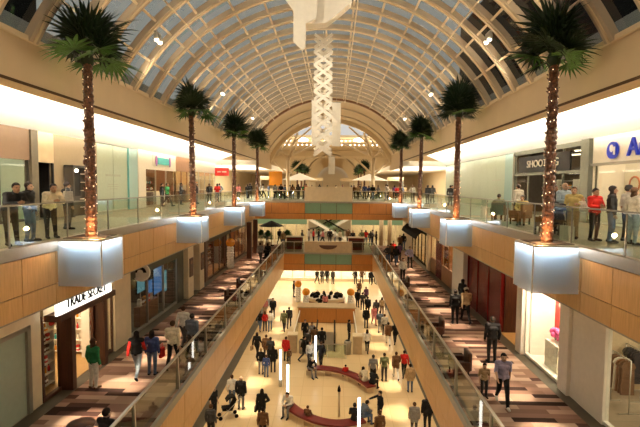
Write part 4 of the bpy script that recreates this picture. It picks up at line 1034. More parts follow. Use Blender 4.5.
for i, (x, y, lab) in enumerate(((-2.5, 26.3, 'tall glowing white tube standing left of the red benches'), (-1.85, 24.1, 'glowing white tube behind the seated man in the white shirt'), (-.55, 28.9, 'glowing white tube behind the back bench'), (1.78, 20.4, 'nearest glowing white tube, in front of the front bench'), (-6.9, 13.6, ''))):
    if not lab: continue
    root = thing('light_tube', lab, 'floor lamp', (x, y, Z1))
    MB().lathe([(.10, 0), (.10, .42)], n=12).build('base', M['steel'], root); MB().lathe([(.065, .42), (.065, 2.2)], n=12).build('tube', M['tube'], root)
root = thing('marker_post', 'slender bronze post with a dark pointed top in the middle of the bench ring', 'post', (.9, 22.9, Z1))
MB().tube([(0, 0, 0), (0, 0, 1.35)], .06, 8).build('shaft', M['tan'], root); MB().lathe([(.09, 1.35), (.08, 1.5), (.01, 1.68)], n=10).build('finial', M['black'], root)
# oval kiosk with dark wares
root = thing('display_kiosk', 'oval white kiosk counter piled with dark wares, behind the oak counter', 'kiosk', (-.1, 44.6, Z1))
def oval(rx, ry, n=36): return [(rx * math.cos(2 * PI * k / n), ry * math.sin(2 * PI * k / n)) for k in range(n)]
b = MB(); b.prism(oval(1.75, 1.15), 'z', 0, .85); b.build('body', M['cream'], root, fix=True)
b = MB(); b.prism(oval(1.78, 1.18), 'z', .28, .55); b.build('brown_band', M['mid_wood'], root, fix=True)
b = MB(); b.prism(oval(1.9, 1.3), 'z', .85, .92); b.build('counter_top', M['int_white'], root, bevel=.01, fix=True)
for i in range(12):
    t = 2 * PI * i / 12 + .2
    root = thing('leather_bag', 'dark bag lying on the oval white kiosk counter', 'bag', (-.1 + 1.35 * math.cos(t), 44.6 + .82 * math.sin(t), Z1 + .925), t, group='dark bags on the kiosk')
    b = MB(); b.prism([(-.3, 0), (.3, 0), (.26, .26), (.1, .33), (-.12, .32), (-.26, .24)], 'y', -.11, .11); b.build('bag_body', M['black'], root, bevel=.03, fix=True)
    MB().tube([(-.14, 0, .3), (-.1, 0, .44), (.1, 0, .44), (.14, 0, .3)], .014, 5).build('handle', M['black'], root)
# balloon columns
def balloons(loc, label, h=1.9):
    root = thing('balloon_column', label, 'balloon column', loc); MB().lathe([(.25, 0), (.25, .04)], n=12).build('base', M['steel'], root)
    p = None; k = 0; z = .18
    while z < h:
        for a in range(4):
            t = a * PI / 2 + k * .4
            o = MB().ball((0, 0, 0), .15, 10).build('white_balloon', M['balloon_white'], root) if p is None else p.copy()
            if p is not None: COL.objects.link(o); o.parent = root
            p = o; o.location = (.16 * math.cos(t), .16 * math.sin(t), z)
        z += .21; k += 1
    MB().ball((0, 0, h + .32), .36, 16).build('orange_balloon', M['orange'], root)
balloons((-7.75, 36.5, Z2), 'white balloon column topped by a big orange balloon on the left walkway', 1.75)
balloons((-3.0, 46.0, Z1), 'leftmost ground floor white balloon column with an orange top', 1.5)
balloons((-2.0, 42.6, Z1), 'ground floor white balloon column with an orange top, left of the oval kiosk', 1.5)
balloons((2.2, 42.8, Z1), 'ground floor white balloon column with an orange top, right of the oval kiosk', 1.5)
# dark lounge chairs along the middle rails, cafe chairs upstairs
def armchair(loc, rz, label, m='dark_wood'):
    root = thing('armchair', label, 'armchair', loc, rz)
    MB().box(-.32, .32, -.3, .3, .28, .44).build('seat', M[m], root, bevel=.04); MB().box(-.34, .34, .24, .38, .28, .92).build('backrest', M[m], root, bevel=.05)
    for q in (-1, 1): MB().box(q * .34 - .06, q * .34 + .06, -.3, .3, .28, .62).build('arm', M[m], root, bevel=.03)
    for q in (-1, 1):
        for r in (-1, 1): MB().box(q * .3 - .025, q * .3 + .025, r * .25 - .025, r * .25 + .025, 0, .28).build('leg', M['black'], root)
armchair((5.05, 16.2, Z2), -PI / 2, 'nearest dark armchair against the right middle railing')
armchair((5.05, 20.2, Z2), -PI / 2, 'second dark armchair against the right middle railing')
armchair((5.05, 29.5, Z2), -PI / 2, 'farthest dark armchair against the right middle railing')
armchair((-5.1, 25.2, Z2), PI / 2, 'nearer dark armchair against the left middle railing')
armchair((-5.1, 28.4, Z2), PI / 2, 'farther dark armchair against the left middle railing')
armchair((8.6, 22.6, 0), 2.6, 'dark green chair behind the upper right railing, left of the seated woman', 'grey_frame')
armchair((7.95, 16.3, 0), -2.2, 'brown chair at the upper right railing beside the black stroller', 'brown_cloth')
armchair((8.7, 20.4, 0), -2.6, 'brown chair under the seated woman behind the upper right railing', 'brown_cloth')
root = thing('cafe_table', 'small round cafe table behind the upper right railing', 'table', (9.3, 21.6, 0)); MB().lathe([(.36, .72), (.36, .75)], n=18).build('table_top', M['int_white'], root); MB().tube([(0, 0, .03), (0, 0, .72)], .04, 8).build('stem', M['steel'], root); MB().lathe([(.25, 0), (.25, .03)], n=14).build('base', M['steel'], root)
def stroller(loc, rz, label, m='black'):
    root = thing('stroller', label, 'stroller', loc, rz)
    b = MB(); b.prism([(-.3, .45), (.2, .40), (.42, .95), (.34, 1.0), (.12, .55), (-.3, .58)], 'y', -.2, .2); b.build('seat', M[m], root, fix=True)
    b = MB(); b.prism([(.42, .95), (.3, 1.12), (.02, 1.1), (-.12, .92), (-.08, .9), (.06, 1.04), (.28, 1.05), (.38, .92)], 'y', -.21, .21); b.build('hood', M[m], root, fix=True)
    for q in (-1, 1):
        MB().tube([(-.4, q * .22, .1), (.15, q * .22, .6), (.62, q * .22, 1.02)], .014, 6).tube([(.4, q * .22, .1), (-.1, q * .22, .5)], .014, 6).build('frame_bar', M['steel'], root)
        for x in (-.4, .4):
            b = MB(); b.prism([(x + .1 * math.cos(2 * PI * k / 14), .1 + .1 * math.sin(2 * PI * k / 14)) for k in range(14)], 'y', q * .22 - .02, q * .22 + .02); b.build('wheel', M['black'], root, fix=True)
    MB().tube([(.62, -.22, 1.02), (.62, .22, 1.02)], .018, 6).build('handle', M['black'], root)
stroller((7.85, 15.2, 0), 1.2, 'black stroller parked at the upper right railing')
armchair((-4.95, 10.75, Z2), PI - .3, 'dark armchair under the seated woman at the bottom left corner')
root = thing('cafe_table', 'small dark cafe table beside the seated woman at the bottom left', 'table', (-5.75, 11.0, Z2)); MB().lathe([(.34, .68), (.34, .72)], n=18).build('table_top', M['dark_wood'], root); MB().tube([(0, 0, .03), (0, 0, .68)], .04, 8).build('stem', M['black'], root); MB().lathe([(.25, 0), (.25, .03)], n=14).build('base', M['black'], root)
stroller((-5.25, 38.9, Z2), 1.4, 'dark stroller pushed along the far left walkway')
stroller((-4.75, 22.6, Z1), .4, 'dark stroller beside the woman in black at the lower left of the ground floor')
stroller((-.9, 42.7, Z1), .8, 'dark stroller in front of the oval kiosk')
root = thing('shopping_bag', 'white paper carrier bag on the floor by the upper right railing', 'shopping bag', (7.8, 14.5, 0)); MB().box(-.1, .1, -.26, .26, 0, .44).build('bag_body', M['int_white'], root)
for q in (-1, 1): MB().tube([(q * .08, -.1, .44), (q * .08, -.06, .56), (q * .08, .06, .56), (q * .08, .1, .44)], .008, 5).build('handle', M['tan'], root)
# prototypes parked far below are only sources for copies
for g in P_B + P_X + P_G:
    for ch in list(g.children): bpy.data.objects.remove(ch)
    bpy.data.objects.remove(g)
# ------------------------------------------------------------------ people
SKIN = [mat('skin_light', (.62, .38, .25), .55, var=.04), mat('skin_tan', (.45, .25, .14), .55, var=.04), mat('skin_brown', (.25, .13, .075), .55, var=.04)]
M['eye'] = mat('eye_dark', (.02, .015, .012), .3); M['lip'] = mat('lip', (.38, .12, .10), .5)
CL = {}
def cloth(key):
    P = dict(black=(.014, .013, .013), charcoal=(.05, .047, .047), grey=(.22, .21, .20), pale=(.55, .52, .46), white=(.78, .75, .68), cream=(.68, .60, .44), tan=(.42, .29, .16), brown=(.15, .075, .035), red=(.55, .025, .02),
             pink=(.62, .22, .22), green=(.03, .20, .07), olive=(.16, .17, .08), blue=(.045, .07, .19), denim=(.10, .14, .23), lightdenim=(.30, .36, .42), lavender=(.34, .32, .48), skyblue=(.40, .50, .60), yellow=(.62, .50, .20), purple=(.12, .05, .12), slategrey=(.12, .14, .17), hair=(.018, .011, .008), brownhair=(.07, .032, .014), blonde=(.42, .27, .10), greyhair=(.38, .36, .33))
    if key not in CL: CL[key] = mat('fabric_' + key if 'hair' not in key and key != 'blonde' else 'hair_' + key, P[key], .85, var=.16, scale=14, spec=.2)
    return CL[key]
def pose_joints(p):
    """joints of a 1.72 m figure facing -Y; z = 0 at the floor (sit: seat at .45)"""
    J = dict(pel=(0, .01, .96), wai=(0, .0, 1.10), che=(0, .01, 1.28), nek=(0, .015, 1.44), hed=(0, -.015, 1.585))
    for s, k in ((-1, 'r'), (1, 'l')):
        J['sh' + k] = (s * .175, .015, 1.395); J['el' + k] = (s * .235, .045, 1.115); J['wr' + k] = (s * .235, -.03, .875)
        J['hi' + k] = (s * .088, .01, .91); J['kn' + k] = (s * .10, -.015, .49); J['an' + k] = (s * .105, .03, .085); J['to' + k] = (s * .125, -.14, .03)
    U = {}
    if p in ('walk', 'walk2'):
        a, b = ('l', 'r') if p == 'walk' else ('r', 'l')
        sx = {'l': 1, 'r': -1}
        U = {'kn' + a: (sx[a] * .09, -.20, .52), 'an' + a: (sx[a] * .09, -.31, .11), 'to' + a: (sx[a] * .10, -.48, .09),
             'kn' + b: (sx[b] * .09, .08, .50), 'an' + b: (sx[b] * .09, .36, .19), 'to' + b: (sx[b] * .095, .27, .03),
             'el' + a: (sx[a] * .225, .12, 1.14), 'wr' + a: (sx[a] * .23, .17, .90), 'el' + b: (sx[b] * .225, -.05, 1.13), 'wr' + b: (sx[b] * .21, -.25, .97)}
    elif p == 'fold':
        U = dict(elr=(-.245, -.05, 1.15), ell=(.245, -.05, 1.15), wrr=(-.03, -.20, 1.12), wrl=(.04, -.22, 1.17))
    elif p == 'hip':
        U = dict(elr=(-.33, .08, 1.17), wrr=(-.16, -.03, 1.02), anl=(.15, .0, .085), tol=(.20, -.16, .03), knl=(.13, -.03, .49))
    elif p == 'point':
        U = dict(elr=(-.25, -.24, 1.30), wrr=(-.20, -.49, 1.27))
    elif p == 'carry':
        U = dict(ell=(.235, .02, 1.13), wrl=(.16, -.21, 1.15), anl=(.13, -.06, .085), tol=(.16, -.22, .03))
    elif p == 'lean':
        U = dict(pel=(0, .12, .94), wai=(0, .06, 1.07), che=(0, -.05, 1.22), nek=(0, -.16, 1.35), hed=(0, -.235, 1.48), shr=(-.175, -.12, 1.31), shl=(.175, -.12, 1.31), elr=(-.25, -.22, 1.09), ell=(.25, -.22, 1.09),
                 wrr=(-.06, -.38, 1.12), wrl=(.06, -.40, 1.12), hir=(-.088, .12, .89), hil=(.088, .12, .89), knr=(-.1, .06, .48), knl=(.1, .08, .48))
    elif p in ('sit', 'sitf'):
        d = .47
        for k in ('pel', 'wai', 'che', 'nek', 'hed', 'shr', 'shl'): x, y, z = J[k]; U[k] = (x, y + .02, z - .96 + .56)
        for s, k in ((-1, 'r'), (1, 'l')):
            U['hi' + k] = (s * .09, .0, .53); U['kn' + k] = (s * .12, -.42, .52); U['an' + k] = (s * .12, -.44, .085); U['to' + k] = (s * .135, -.61, .03)
            U['el' + k] = (s * .235, -.06, .74); U['wr' + k] = (s * .12, -.30, .63)
        if p == 'sitf':
            U.update(che=(0, -.10, .86), nek=(0, -.20, 1.0), hed=(0, -.28, 1.10), shr=(-.17, -.16, .97), shl=(.17, -.16, .97), elr=(-.22, -.30, .72), ell=(.22, -.30, .72), wrr=(-.05, -.46, .66), wrl=(.05, -.46, .68))
    J.update(U)
    return {k: Vector(v) for k, v in J.items()}
def capsule(b, p, q, r0, r1, n=12):
    d = (q - p); ln = d.length; d.normalize()
    pts = []; rs = []
    for k in range(5): t = PI / 2 * (1 - k / 4); pts.append(p - d * (r0 * math.sin(t))); rs.append(max(r0 * math.cos(t), .002))
    for k in range(5): t = PI / 2 * k / 4; pts.append(q + d * (r1 * math.sin(t))); rs.append(max(r1 * math.cos(t), .002))
    b.tube(pts, rs, n)
def remesh(b, vox, smooth=2):
    o = b.build('tmp_body', []); m = o.modifiers.new('r', 'REMESH'); m.mode = 'VOXEL'; m.voxel_size = vox; m.use_smooth_shade = True
    q = o.modifiers.new('s', 'SMOOTH'); q.iterations = smooth; q.factor = .5
    dg = bpy.context.evaluated_depsgraph_get(); me = bpy.data.meshes.new_from_object(o.evaluated_get(dg))
    bpy.data.objects.remove(o); return me
def seg_d(c, p, q):
    d = q - p; t = max(0, min(1, (c - p).dot(d) / max(d.length_squared, 1e-9))); return (c - p - d * t).length
BODY = {}
def make_pose(p):
    J = pose_joints(p); b = MB()
    bones = []
    def bone(a, c, r0, r1, tag_, add=True):
        a = J[a] if isinstance(a, str) else a; c = J[c] if isinstance(c, str) else c
        bones.append((a, c, max(r0, r1), tag_))
        if add: capsule(b, a, c, r0, r1)
    ax = Vector((1, 0, 0))
    bone(J['pel'] - ax * .065, J['pel'] + ax * .065, .108, .108, 'pelvis'); bone('pel', 'wai', .118, .112, 'torso')
    bone(J['wai'] - ax * .035, J['wai'] + ax * .035, .105, .105, 'torso'); bone('wai', 'che', .115, .12, 'torso')
    bone(J['che'] - ax * .07, J['che'] + ax * .07, .112, .112, 'torso'); bone('shr', 'shl', .068, .068, 'torso')
    bone('che', 'nek', .10, .06, 'torso'); bone('nek', 'hed', .055, .052, 'neck')
    for k in 'rl':
        bone('sh' + k, 'el' + k, .056, .042, 'uarm'); bone('el' + k, 'wr' + k, .042, .028, 'farm')
        d = (J['wr' + k] - J['el' + k]).normalized(); bone(J['wr' + k], J['wr' + k] + d * .075, .026, .034, 'hand')
        bone('hi' + k, 'kn' + k, .085, .058, 'thigh'); bone('kn' + k, 'an' + k, .056, .038, 'shin')
        bone(J['an' + k] + Vector((0, .03, -.035)), J['to' + k], .042, .033, 'foot')
    # head: skull, jaw, nose, ears
    h = J['hed']; tilt = 0
    def ell(c, rx, ry, rz, n=16):
        m = MB().ball((0, 0, 0), 1, n); b.add([(c[0] + x * rx, c[1] + y * ry, c[2] + z * rz) for x, y, z in m.v], m.f, 0, True)
    ell(h + Vector((0, .015, .035)), .077, .098, .098); ell(h + Vector((0, -.02, -.035)), .062, .075, .085)
    b.tube([h + Vector((0, -.085, .03)), h + Vector((0, -.115, -.02)), h + Vector((0, -.09, -.03))], [.008, .019, .014], 8)
    for s in (-1, 1): ell(h + Vector((s * .08, .015, -.005)), .012, .022, .032, 8)
    bones.append((h, h + Vector((0, 0, .02)), .1, 'head'))
    me = remesh(b, .017)
    regs = []
    for f in me.polygons:
        c = f.center; best = min(bones, key=lambda q: seg_d(c, q[0], q[1]) - q[2] * .85); regs.append(best[3])
    # eyes and mouth
    me.materials.clear()
    for m in (SKIN[0], M['eye'], M['lip']): me.materials.append(m)
    for f, r in zip(me.polygons, regs):
        f.use_smooth = True; f.material_index = 0; c = f.center - h
        if r == 'head' and c.y < -.05:
            if abs(abs(c.x) - .032) < .013 and abs(c.z - .012) < .009: f.material_index = 1
            elif abs(c.x) < .026 and abs(c.z + .062) < .009: f.material_index = 2
    # fingers: five separate bent tubes per hand, joined to the body mesh
    bm = bmesh.new(); bm.from_mesh(me)
    fb = MB()
    for s, k in ((-1, 'r'), (1, 'l')):
        d = (J['wr' + k] - J['el' + k]).normalized(); base = J['wr' + k] + d * .085
        side = d.cross(Vector((s, 0, 0)));
        side = side.normalized() if side.length > .2 else Vector((0, 0, 1)); inn = side.cross(d).normalized() * (1 if side.cross(d).x * s < 0 else -1)
        for i, ln in enumerate((.062, .074, .080, .070)):
            o_ = side * ((i - 1.5) * -.019); p0 = base + o_
            fb.tube([p0, p0 + d * ln * .5 + inn * .006, p0 + d * ln * .85 + inn * .028], [.0095, .009, .0065], 6)
        t0 = J['wr' + k] + d * .03 + side * .028
        fb.tube([t0, t0 + d * .03 + side * .022, t0 + d * .062 + side * .024 + inn * .01], [.012, .0105, .008], 6)
    tmp = bpy.data.meshes.new('t'); tmp.from_pydata(fb.v, [], fb.f); bm.from_mesh(tmp)
    body = bpy.data.meshes.new('person_body'); bm.to_mesh(body); bm.free()
    for m in (SKIN[0], M['eye'], M['lip']): body.materials.append(m)
    for f in body.polygons: f.use_smooth = True
    nf = len(regs)
    def layer(name, test, off, ym=0):
        vs = {}; V = []; F = []
        for f, r in zip(me.polygons, regs):
            if not test(r, f.center): continue
            ff = []
            for vi in f.vertices:
                if vi not in vs: vs[vi] = len(V); v = me.vertices[vi]; V.append(v.co + v.normal * off)
                ff.append(vs[vi])
            F.append(ff)
        m = bpy.data.meshes.new(name); m.from_pydata(V, [], F); m.materials.append(cloth('black'))
        for f in m.polygons: f.use_smooth = True
        return m
    zhem = J['pel'].z - .02
    sit = p.startswith('sit')
    low = (lambda c: c.z > J['pel'].z - .04) if not sit else (lambda c: c.y > -.06)
    D = dict(body=body, head=h)
    D['long'] = layer('shirt', lambda r, c: r in ('torso', 'uarm', 'farm') or (r == 'pelvis' and low(c)), .017)
    D['short'] = layer('shirt', lambda r, c: r in ('torso',) or (r == 'uarm') or (r == 'pelvis' and low(c)), .016)
    D['coat'] = layer('coat', lambda r, c: r in ('torso', 'uarm', 'farm', 'pelvis') or (r == 'thigh' and (c.z > J['pel'].z - .26 if not sit else c.y > -.2)), .028)
    D['vest'] = layer('vest', lambda r, c: r == 'torso' or (r == 'pelvis' and low(c)), .026)
    D['trousers'] = layer('trousers', lambda r, c: r in ('pelvis', 'thigh', 'shin'), .011)
    D['shoes'] = layer('shoes', lambda r, c: r == 'foot', .008)
    # hair caps
    def hair(name, kind):
        m = MB().ball((0, 0, 0), 1, 18); V = []
        for x, y, z in m.v:
            V.append(Vector((x * .088, y * .108 + .022, z * .105 + .047)))
        keep = []
        for f in m.f:
            c = sum((V[i] for i in f), Vector()) / len(f)
            if c.z > .045 + (.03 if c.y < -.03 else 0) or (c.y > .0 and c.z > -.045) or (kind == 'long' and c.y > -.02): keep.append(f)
        b2 = MB(); b2.add([v + h for v in V], keep, 0, True)
        if kind == 'long':
            n = 9
            rows = []
            for zz, hw, yy in ((.03, .088, .07), (-.06, .098, .075), (-.14, .105, .075), (-.22, .10, .085), (-.29, .075, .08)):
                rows.append([h + Vector((hw * math.sin(a), yy * math.cos(a) * (.9) + .02 + .02 * (zz < -.1), zz)) for a in [(-1.75 + 3.5 * k / (n - 1)) for k in range(n)]])
            vs = [v for r_ in rows for v in r_]; fs = [(i * n + k, i * n + k + 1, (i + 1) * n + k + 1, (i + 1) * n + k) for i in range(len(rows) - 1) for k in range(n - 1)]
            b2.add(vs, fs, 0, True); vs2 = [v + (h - v).normalized() * .025 for v in vs]; b2.add(vs2, [f[::-1] for f in fs], 0, True)
        me2 = bpy.data.meshes.new(name); me2.from_pydata(b2.v, [], b2.f); me2.materials.append(cloth('hair'))
        for f in me2.polygons: f.use_smooth = True
        return me2
    D['hair_short'] = hair('hair', 'short'); D['hair_long'] = hair('hair', 'long')
    c = MB(); c.v = []; c.lathe([(.098, -.01), (.10, .03), (.085, .085), (.02, .105)], n=16); c.prism([(-.07, -.19), (.07, -.19), (.09, -.07), (-.09, -.07)], 'z', -.012, .0)
    cv = [Vector(v) + h + Vector((0, .015, .055)) for v in c.v]; me3 = bpy.data.meshes.new('cap'); me3.from_pydata(cv, [], c.f); me3.materials.append(cloth('white')); D['cap'] = me3
    BODY[p] = D
def child(parent, name, me, m):
    o = bpy.data.objects.new(name, me); COL.objects.link(o); o.parent = parent
    o.material_slots[0].link = 'OBJECT'; o.material_slots[0].material = m
    return o
def person(x, y, z, rz, pose, label, top, bot, style='short', sleeve='long', hair='hair', skin=0, h=1.72, group=None, extra=None, shoes='black', wide=1.07, vest=None):
    """one body mesh; clothes, hair and hat are its children. rz: 0 faces the camera, 180 faces away"""
    if pose not in BODY: make_pose(pose)
    D = BODY[pose]; k = h / 1.72
    root = bpy.data.objects.new('person', D['body']); COL.objects.link(root)
    root.location = (x, y, z); root.rotation_euler = (0, 0, math.radians(rz)); root.scale = (k * wide, k * wide, k)
    root.material_slots[0].link = 'OBJECT'; root.material_slots[0].material = SKIN[skin]
    tag(root, label, 'person', group)
    child(root, 'trousers', D['trousers'], cloth(bot)); child(root, 'coat' if sleeve == 'coat' else 'shirt', D[sleeve], cloth(top)); child(root, 'shoes', D['shoes'], cloth(shoes))
    if vest: child(root, 'vest', D['vest'], cloth(vest))
    if style == 'cap': child(root, 'hair', D['hair_short'], cloth(hair)); child(root, 'cap', D['cap'], cloth(extra or 'white'))
    elif style != 'bald': child(root, 'hair', D['hair_long' if style == 'long' else 'hair_short'], cloth(hair))
    return root
def handbag(x, y, z, m, label, w_=.3, h_=.26, rz=0, nm='handbag', cat='bag'):
    root = thing(nm, label, cat, (x, y, z), math.radians(rz))
    b = MB(); b.prism([(-w_ / 2, 0), (w_ / 2, 0), (w_ / 2 * .85, h_), (-w_ / 2 * .85, h_)], 'y', -.06, .06); b.build('bag_body', cloth(m), root, bevel=.015, fix=True)
    MB().tube([(-w_ * .25, 0, h_), (-w_ * .2, 0, h_ + .14), (w_ * .2, 0, h_ + .14), (w_ * .25, 0, h_)], .009, 5).build('handle', cloth(m), root)
# ---- upper level, left railing
person(-7.83, 11.7, 0, 60, 'lean', 'man in a black sweater leaning on the upper left railing at the picture edge', 'black', 'black', skin=1, h=1.74)
person(-7.95, 12.55, 0, 95, 'hip', 'dark haired woman in black top and jeans behind the upper left railing', 'black', 'denim', 'long', skin=0, h=1.66)
person(-7.83, 13.35, 0, 50, 'lean', 'man in an open cream jacket with clasped hands on the upper left railing', 'cream', 'black', 'short', skin=1, h=1.72)
person(-8.9, 16.0, 0, 150, 'stand', 'person in black with a white striped bag behind the man in cream', 'black', 'charcoal', 'short', skin=1, h=1.68)
handbag(-8.72, 15.75, 1.0, 'pale', 'pale striped shoulder bag on the back of the person in black', .34, .36, 60)
# ---- upper level, left farther on
UL = [(-12.0, 33.2, 'black', 'black', 'person in black waiting at the food counter under the teal sign', 'short', 90), (-11.4, 32.6, 'green', 'charcoal', 'dark green clad person at the food counter under the teal sign', 'short', 80),
      (-11.6, 36.2, 'charcoal', 'black', 'person in charcoal between the teal sign and the brown header', 'long', 100), (-10.9, 37.6, 'black', 'denim', 'person in black top and jeans by the brown header shop', 'short', 60),
      (-11.2, 39.0, 'purple', 'black', 'person in dark purple beyond the brown header shop window', 'long', 120), (-10.5, 40.4, 'black', 'black', 'person in all black far along the upper left walkway', 'short', 20),
      (-10.2, 42.0, 'red', 'denim', 'person in red top near the white headed upper left shop', 'long', 200), (-10.6, 44.4, 'skyblue', 'charcoal', 'person in pale blue near the white headed upper left shop', 'short', 190),
      (-9.2, 46.5, 'pink', 'black', 'person in pink close to the red hanging sign', 'long', 0)]
for i, (x, y, t, b_, lab, st, rz) in enumerate(UL): person(x, y, 0, rz, ['stand', 'walk', 'fold', 'hip'][i % 4], lab, t, b_, st, skin=i % 3, h=1.66 + .02 * (i % 4))
# ---- upper level, right
person(9.3, 22.2, 0, 200, 'stand', 'man in a white shirt seen from behind at the dark upper right shop', 'white', 'charcoal', skin=1, h=1.76)
person(8.75, 17.4, 0, 20, 'stand', 'person in black just right of the nearest right palm trunk', 'black', 'black', skin=2, h=1.72)
person(8.3, 15.75, 0, 10, 'fold', 'balding man in a light blue shirt behind the upper right railing', 'skyblue', 'charcoal', 'bald', skin=0, h=1.80)
person(8.25, 15.05, 0, -40, 'carry', 'woman in a yellowish top holding a fair child at the upper right railing', 'yellow', 'tan', 'short', hair='brownhair', h=1.66)
person(8.45, 14.87, .62, 30, 'sit', 'small fair haired child in white, held beside the woman in yellow', 'white', 'white', 'short', 'long', 'blonde', h=.95)
person(8.6, 14.45, 0, 15, 'fold', 'woman in a bright red sweater in the queue behind the upper right railing', 'red', 'black', 'short', skin=1, h=1.62, wide=1.08)
person(8.85, 14.0, 0, 70, 'stand', 'woman with long black hair and black clothes in the upper right queue', 'black', 'denim', 'long', skin=0, h=1.70)
person(9.5, 14.3, 0, 90, 'hip', 'man in a white shirt and dark cap in the upper right queue', 'white', 'charcoal', 'cap', 'short', skin=1, h=1.72, extra='black')
person(9.2, 13.55, 0, 100, 'stand', 'woman with long brown hair and a white top in the upper right queue', 'white', 'lightdenim', 'long', hair='brownhair', h=1.66)
person(9.6, 13.4, 0, 100, 'stand', 'person in dark red at the right picture edge of the upper queue', 'red', 'charcoal', 'short', hair='brownhair', h=1.68)
person(8.75, 20.35, 0, -25, 'sit', 'woman in a yellow top seated at the cafe chair behind the upper right railing', 'yellow', 'brown', 'short', skin=1, h=1.66)
person(8.55, 22.62, 0, 160, 'sit', 'person in olive seated on the dark green chair behind the upper right railing', 'olive', 'charcoal', 'short', skin=1, h=1.68)
for i, (x, y, t, lab) in enumerate(((10.2, 38.6, 'black', 'dark pair by the right green hoarding, the nearer one'), (10.6, 39.6, 'charcoal', 'dark pair by the right green hoarding, the farther one'), (9.2, 43.0, 'black', 'person in black between the second and third right palms'), (9.9, 44.2, 'charcoal', 'person in charcoal between the second and third right palms'), (10.6, 47.5, 'brown', 'person in brown near the end of the right green hoarding'), (8.8, 48.8, 'white', 'person in white near the end of the right green hoarding'))):
    person(x, y, 0, (160, 20, 200, 170, 30, 0)[i], ['stand', 'walk', 'stand', 'fold', 'walk2', 'hip'][i], lab, t, 'charcoal', ['short', 'long'][i % 2], skin=i % 3)
# ---- crowd beyond the upper bridge
UC = ['black', 'grey', 'white', 'red', 'denim', 'brown', 'charcoal', 'green', 'pale', 'purple', 'tan', 'blue']
r = random.Random(11)
spots_ = [(-9.5, 53), (-8.4, 55), (-7.6, 52.5), (-5.9, 55.4), (-5.2, 53.2), (-4.4, 54.6), (-3.6, 52.8), (-3.1, 55.8), (-6.9, 57.5), (-4.0, 58.5), (3.3, 53.5), (4.2, 55.5), (5.0, 53.0), (5.9, 56.6), (6.8, 54.0), (7.7, 52.6), (8.6, 55.5), (9.6, 53.5), (-1.8, 73.5), (-.6, 75), (.8, 74), (1.9, 76), (-3.2, 77), (3.4, 77), (-9.0, 51.9), (-6.4, 53.9), (-4.9, 56.6), (-2.8, 54.2), (-7.9, 59), (2.9, 55.2), (3.7, 57.4), (5.4, 58.6), (6.4, 52.2), (8.1, 58), (9.2, 57), (4.6, 54.2), (-5.5, 52.0), (-8.8, 56.5)]
for i, (x, y) in enumerate(spots_):
    if -7 < x < 7 and y < 64: y = 51.4 + (y % 3) if False else y
    lab = 'shopper in %s in the distant crowd %s' % (UC[i % 12], ('left of the upper bridge parapet' if x < 0 else 'right of the upper bridge parapet') if y < 70 else 'above the upper bridge parapet')
    person(x, y, 0, r.choice((0, 180, 90, 200, -60)), r.choice(('stand', 'walk', 'fold', 'walk2')), lab, UC[i % 12], r.choice(('black', 'denim', 'charcoal')), r.choice(('short', 'long')), skin=i % 3, h=r.uniform(1.6, 1.8), group='crowd beyond the upper bridge')
# ---- middle level, left
person(-7.31, 14.56, Z2, 160, 'stand', 'woman in a green sweater and white trousers outside the mahogany shop', 'green', 'white', 'long', hair='brownhair', h=1.66, shoes='brown')
person(-6.24, 15.4, Z2, 185, 'walk', 'woman in a black top with red sleeves and pale jeans on the left walkway', 'red', 'lightdenim', 'long', h=1.66, vest='black')
person(-5.82, 15.7, Z2, 180, 'stand', 'woman in a blue jacket and dark jeans walking on the left walkway', 'blue', 'denim', 'long', h=1.60)
person(-5.3, 16.33, Z2, 182, 'walk2', 'man in a cream sweater and dark trousers with a red bag, left walkway', 'cream', 'black', 'short', hair='brownhair', h=1.76)
handbag(-5.66, 16.2, Z2 + .45, 'red', 'red carrier bag in the hand of the man in cream', .26, .36, 80, 'shopping_bag')
person(-5.65, 18.6, Z2, 175, 'walk', 'person in a pale shirt ahead of the man in cream, left walkway', 'pale', 'charcoal', 'short', hair='brownhair', h=1.68)
person(-4.95, 17.5, Z2, 178, 'walk2', 'person in a slate blue jacket close to the left middle railing', 'slategrey', 'black', 'short', skin=2, h=1.70)
person(-4.95, 10.75, Z2, 165, 'sit', 'dark haired woman in a white and black top seated at the bottom left corner', 'black', 'black', 'short', 'short', h=1.66)
person(-5.75, 39.1, Z2, 170, 'walk', 'man in grey walking far along the left walkway near the bridge', 'grey', 'charcoal', h=1.74)
person(-5.2, 39.7, Z2, 175, 'stand', 'person in black pushing a stroller far along the left walkway', 'black', 'charcoal', 'long', h=1.66)
# ---- middle level, right
person(5.8, 14.0, Z2, -8, 'walk', 'woman in a grey blue top and black trousers walking towards us, right walkway', 'lavender', 'black', 'short', 'short', h=1.64, shoes='white')
person(5.4, 14.5, Z2, 5, 'stand', 'small child in a tan top beside the woman in grey blue', 'tan', 'charcoal', 'short', 'short', h=1.12)
person(6.65, 17.5, Z2, 178, 'stand', 'man all in black walking away by the white display window', 'black', 'black', 'short', skin=2, h=1.80)
person(6.55, 22.5, Z2, 175, 'stand', 'person in black, left one of the pair by the red shop', 'black', 'black', 'short', h=1.68)
person(7.1, 22.6, Z2, 182, 'walk', 'man in tan jacket and pale cap, right of the pair by the red shop', 'tan', 'black', 'cap', h=1.76, extra='pale')
person(7.6, 25.0, Z2, 120, 'stand', 'person in black standing beyond the tan jacketed man, at the white pier', 'black', 'black', 'long', h=1.70)
person(5.45, 32.4, Z2, 5, 'stand', 'woman in a white top and black trousers by the right middle railing', 'white', 'black', 'long', h=1.64)
person(6.8, 37.7, Z2, 10, 'hip', 'man in a lavender shirt and dark trousers, right walkway near the awning', 'lavender', 'black', 'short', h=1.78)
